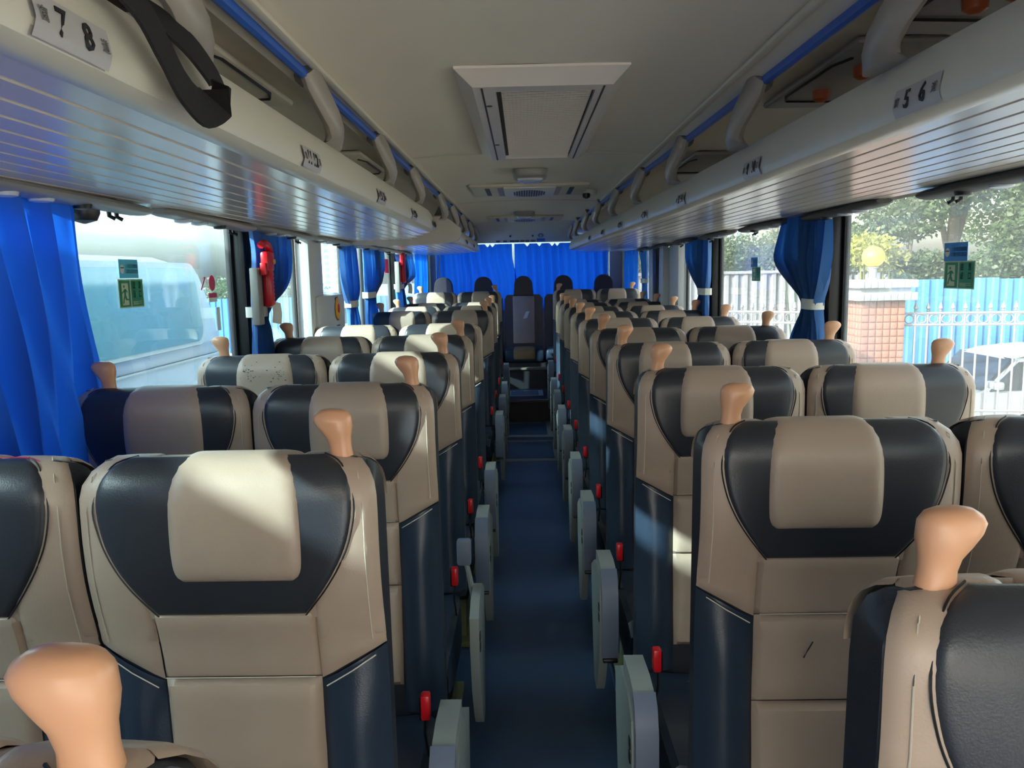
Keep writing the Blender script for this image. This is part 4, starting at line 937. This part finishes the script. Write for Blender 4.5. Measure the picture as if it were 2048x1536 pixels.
# vegetation
def leaves(mb, c, rx, ry, rz, n, sz, rnd, mi=0):
    for _ in range(n):
        while True:
            p = Vector((rnd.uniform(-1, 1), rnd.uniform(-1, 1), rnd.uniform(-1, 1)))
            if p.length <= 1: break
        q = Vector((c[0]+p.x*rx, c[1]+p.y*ry, c[2]+p.z*rz)); d = Vector((rnd.gauss(0, 1), rnd.gauss(0, 1), rnd.gauss(0, .7)-.2)).normalized(); e = d.cross(Vector((rnd.gauss(0, 1), rnd.gauss(0, 1), rnd.gauss(0, 1)))).normalized()
        l = sz*rnd.uniform(.7, 1.4); w = l*.28
        mb.add([q, q+d*l*.5+e*w, q+d*l, q+d*l*.5-e*w], [(0, 1, 2, 3)], mi)
def tree(x, y, h, blobs, m_, lab, rad=.12, lean=(.0, 0), seed=1, n=900, sz=.16, group='trees behind the fences'):
    rnd = random.Random(seed); t = thing('tree', lab, 'tree', (x, y, G), group)
    P0 = [Vector((x+lean[0]*k, y+lean[1]*k, G+(h-G)*k)) for k in (0, .3, .6, .85, 1)]
    for i, p in enumerate(P0): p.x += .06*math.sin(i*2+seed)
    tr = MB().tube(P0, [rad, rad*.85, rad*.65, rad*.4, rad*.15], 9)
    for b in blobs:
        k = rnd.uniform(.35, .8); s0 = Vector((x+lean[0]*k, y+lean[1]*k, G+(h-G)*k)); e = Vector((b[0], b[1], b[2])); tr.tube([s0, s0.lerp(e, .5)+Vector((0, 0, .15)), e], [rad*.4, rad*.25, rad*.08], 6)
    part('trunk', tr, 'bark', t)
    lf = MB()
    for b in blobs: leaves(lf, b[:3], b[3], b[3], b[4], int(n*3.2*b[5]), sz*.52, rnd)
    o = part('foliage', lf, m_, t, smooth=False); o['kind'] = 'stuff'; return t
tree(8.35, 16.2, 5.2, [(7.9, 16.4, 4.0, .9, .7, 1), (8.9, 16.0, 4.6, 1, .8, 1), (8.2, 16.2, 2.9, .8, .5, .5), (9.1, 16.4, 3.3, .6, .6, .5)], 'leaf', 'tall tree with a thick trunk seen above the blue fence', .17, (.4, 0), 1, sz=.2)
tree(6.9, 15.2, 4.6, [(6.5, 15.2, 3.6, .7, .7, .7), (7.1, 15.4, 2.4, .8, .5, .9), (7.2, 15.1, 4.1, .7, .6, .7)], 'leaf', 'thin leaning tree behind the yellow globe lamp', .07, (.6, 0), 2, sz=.17)
tree(10.4, 15.6, 4.5, [(9.9, 15.4, 3.0, .9, .9, 1.3), (10.5, 15.4, 3.8, .9, .8, 1.3), (9.6, 15.2, 2.0, .8, .7, 1.2), (10.9, 15.5, 2.6, 1, 1, 1.3)], 'leaf', 'dense leafy tree at the right edge of the near right pane', .12, (.2, 0), 3, sz=.18)
tree(5.9, 18.5, 5.0, [(5.6, 18.4, 4.2, 1, .7, .7), (6.6, 18.6, 3.0, 1.0, .7, .9), (4.6, 18.8, 4.4, .9, .4, .4)], 'leaf', 'loose tree behind the gate pillar', .1, (-.2, 0), 4, sz=.2)
tree(12.6, 19, 6.0, [(12.4, 19, 4.2, 1.6, 1.4, 1.4), (11.4, 19.2, 2.8, 1.5, 1, 1.4), (13.4, 19.2, 3, 1.4, 1.2, 1.2)], 'leaf3', 'pale tree farther off behind the dense one', .16, (0, 0), 5, sz=.22)
def bush(x, y, rx, rz, zc, m_, lab, n, seed, sz=.15, ry=None, grp='bushes behind the fences'):
    rnd = random.Random(seed); mb = MB(); 
    for i in range(6): leaves(mb, (x+rnd.uniform(-.5, .5)*rx, y, zc+rnd.uniform(-.3, .35)*rz), rx*.65, ry or .6, rz*.6, n//2, sz*.5, rnd)
    for i in range(7): mb.tube([(x+rx*.25*(i-3)/3, y, G), (x+rx*.6*(i-3)/3, y+.1*math.sin(i), zc)], [.03, .012], 5)
    o = solo('bush', mb, m_, lab, 'bush', grp, smooth=False, origin=(x, y, G)); return o
bush(6.3, 14.5, .5, .45, 1.72, 'leaf2', 'yellow green shrub beside the yellow globe lamp', 500, 10, .16)
bush(7.2, 14.7, .8, .6, 1.35, 'leaf', 'dark green bush showing over the left end of the blue fence', 1300, 11)
bush(8.8, 14.6, .9, .5, 1.35, 'leaf', 'green bush behind the blue fence under the tall trunk', 1300, 12)
bush(10.3, 14.2, .9, .6, 1.45, 'leaf3', 'bright bush spilling over the blue fence at the right edge', 1500, 13)
bush(5.6, 15.6, 1.0, .7, 1.7, 'leaf', 'dark bush left of the yellow globe lamp', 1500, 14)
for i, (x, y, z, rx, rz, lab) in enumerate(((4.2, 22, 1.55, 1.6, .75, 'hedge mound behind the white fence, nearest part'), (6.6, 23, 1.7, 1.6, .95, 'hedge mound behind the white fence, taller part at the curtain'), (3.0, 26, 1.7, 1.6, .6, 'low hedge mound at the left end of the white fence'), (8.8, 24, 1.8, 1.6, 1.1, 'hedge mound behind the gate pillar'))):
    bush(x, y, rx, rz, z, 'leaf3', lab, 3200, 20+i, .2, 1.2)
for i, (x, y, z, rx, rz, lab) in enumerate(((-12, 36, .9, 3, 1.1, 'green bush beyond the far left blue fence'), (-17, 36, 1.0, 3, 1.3, 'bushes beyond the parked vehicle'))): bush(x, y, rx, rz, z, 'leaf3', lab, 2000, 30+i, .35, 1.5)
# buildings
def building(x, y, w, z1, nx, nz, lab, dz=1.0):
    t = thing('building', lab, 'building', (x, y, G)); part('wall', MB().box(x-w/2, x+w/2, y, y+8, G, z1), 'bldg', t)
    me = MB().box(-w/nx*.28, w/nx*.28, -.08, .02, -dz*.3, dz*.3).mesh('window', [M['bldw']], smooth=False)
    for i in range(nx):
        for j in range(nz): inst('window', me, t, (x-w/2+w*(i+.5)/nx, y, z1-dz*(j+.8)))
building(-43, 180, 7, 12.5, 4, 9, 'pale tower block seen through the small left pane', 1.4)
building(23, 90, 6, 6.3, 7, 2, 'white low building above the hedge, right side', 1.4)
building(29, 100, 5, 4.8, 4, 2, 'second white building behind the tree branches, right side', 1.4)
for i in range(6): solo('power_cable', MB().tube([(x, 19+.05*x, 4.25-.19*i+.010*(x-11)**2) for x in (4, 7, 10, 13, 16)], .014, 5), 'wire', 'black overhead cable across the trees, %s from the top' % OR[i] if i else 'black overhead cable across the trees, the topmost', 'cable', 'overhead cables')
# parked white-roofed car behind the railing
def car(x, y, lab, paint, m2):
    t = thing('car', lab, 'car', (x, y, G)); L = 2.2
    body = [(-L, .35), (-L, .75), (-L+.25, .88), (-1.0, .95), (-.55, 1.42), (.1, 1.52), (.9, 1.46), (1.45, 1.02), (2.0, .92), (L, .75), (L, .35)]
    def ring(yy, k): return [(x+px*(1-.05*k), yy, G+pz-(.06*k if pz > 1 else 0)) for px, pz in body]
    part('body', MB().loft([ring(y-.85, 1), ring(y-.78, .3), ring(y+.78, .3), ring(y+.85, 1)]), m2, t)
    glz = [(-.98, .96), (-.58, 1.38), (.1, 1.46), (.85, 1.40), (1.30, 1.02)]
    part('side_window', MB().prism([(x+px, G+pz) for px, pz in glz], 'y', y-.865, y-.83), 'card', t)
    part('windscreen', MB().loft([[(x-1.03, yy, G+.97), (x-.60, yy, G+1.42), (x-.56, yy, G+1.41), (x-.98, yy, G+.96)] for yy in (y-.7, y+.7)]), 'card', t)
    rp = MB(); rings = []
    for px, pz, w_ in ((-.62, 1.43, .62), (-.3, 1.51, .72), (.2, 1.545, .75), (.8, 1.50, .72), (1.0, 1.44, .62)): rings.append([(x+px, y-w_, G+pz-.04), (x+px, y-w_*.6, G+pz), (x+px, y+w_*.6, G+pz), (x+px, y+w_, G+pz-.04)])
    part('roof', rp.loft(rings), paint, t)
    for sx in (-1.35, 1.35): part('wheel', MB().lathe((x+sx, y-.88, G+.32), ((.1, 0), (.30, 0), (.32, .04), (.32, .18), (.1, .18)), 20, ax='y'), 'tyre', t)
    for yy in (y-.80, y+.80): part('mirror', MB().box(x-.95, x-.80, yy-.12, yy+.12, G+.98, G+1.10, bev=.03), m2, t)
car(7.7, 12.4, 'silver car with a bright white roof parked behind the railing', 'carw', 'carg')
# vehicle next to the left windows
t = thing('neighbour_van', 'pale blue van with a large cyan side window, parked beside the left windows', 'van', (-3.6, 4, G))
prof = [(-4.7, -.9), (-4.72, .9), (-4.6, 1.5), (-4.35, 1.66), (-3.0, 1.68), (-2.75, 1.6), (-2.62, 1.2), (-2.58, .9), (-2.58, -.9)]
rings = []
for y, k, dz in ((2.45, .86, -.25), (2.6, .97, -.06), (2.9, 1, 0), (6.5, 1, 0), (6.85, .97, -.06), (7.0, .86, -.25)): rings.append([(-3.65+(px+3.65)*k, y, pz+(dz if pz > 1 else 0)) for px, pz in prof])
part('body', MB().loft(rings), 'nbody', t)
def rr_poly(y0, y1, z0, z1, r_, n=6):
    out = []
    for cy, cz, a0 in ((y1-r_, z1-r_, 0), (y0+r_, z1-r_, PI/2), (y0+r_, z0+r_, PI), (y1-r_, z0+r_, 3*PI/2)):
        for i in range(n+1): q = a0+PI/2*i/n; out.append((cy+r_*math.cos(q), cz+r_*math.sin(q)))
    return out
def slanted(poly, off): return [[(-2.60-(pz-1.0)*.10*(1 if pz > 1 else 0)+o_, py, pz) for py, pz in poly] for o_ in (off, off+.02)]
part('window_frame', MB().loft(slanted(rr_poly(3.6, 6.42, .99, 1.625, .16), .03)), 'nframe', t); part('side_window', MB().loft(slanted(rr_poly(3.66, 6.34, 1.02, 1.585, .14), .038)), 'nglass', t)
part('waist_band', MB().box(-2.585, -2.555, 2.9, 6.6, .90, .99, bev=.01), 'ndark', t); part('trim_line', MB().box(-2.58, -2.55, 2.8, 6.8, .885, .897), 'nframe', t)
for yy in (3.4, 5.9): part('wheel', MB().lathe((-2.75, yy, G+.36), ((.1, .2), (.34, .2), (.36, .16), (.36, 0), (.1, 0)), 22, ax='x'), 'tyre', t)

t = thing('shade_coach', 'tall white coach added beside the left windows, outside the view, shading the left seats', 'coach', (-4, -2, G))  # unseen coach, placed so its roof edge shades the left seats
part('body', MB().box(-5.2, -2.7, -9.0, 2.3, G+.45, 2.54, bev=.08), 'nbody', t)
part('window_band', MB().box(-2.705, -2.68, -8.7, 2.0, .6, 1.7, bev=.01), 'nglass', t)
for yy in (-6.5, .3): part('wheel', MB().lathe((-2.95, yy, G+.48), ((.1, .2), (.46, .2), (.48, .16), (.48, 0), (.1, 0)), 22, ax='x'), 'tyre', t)
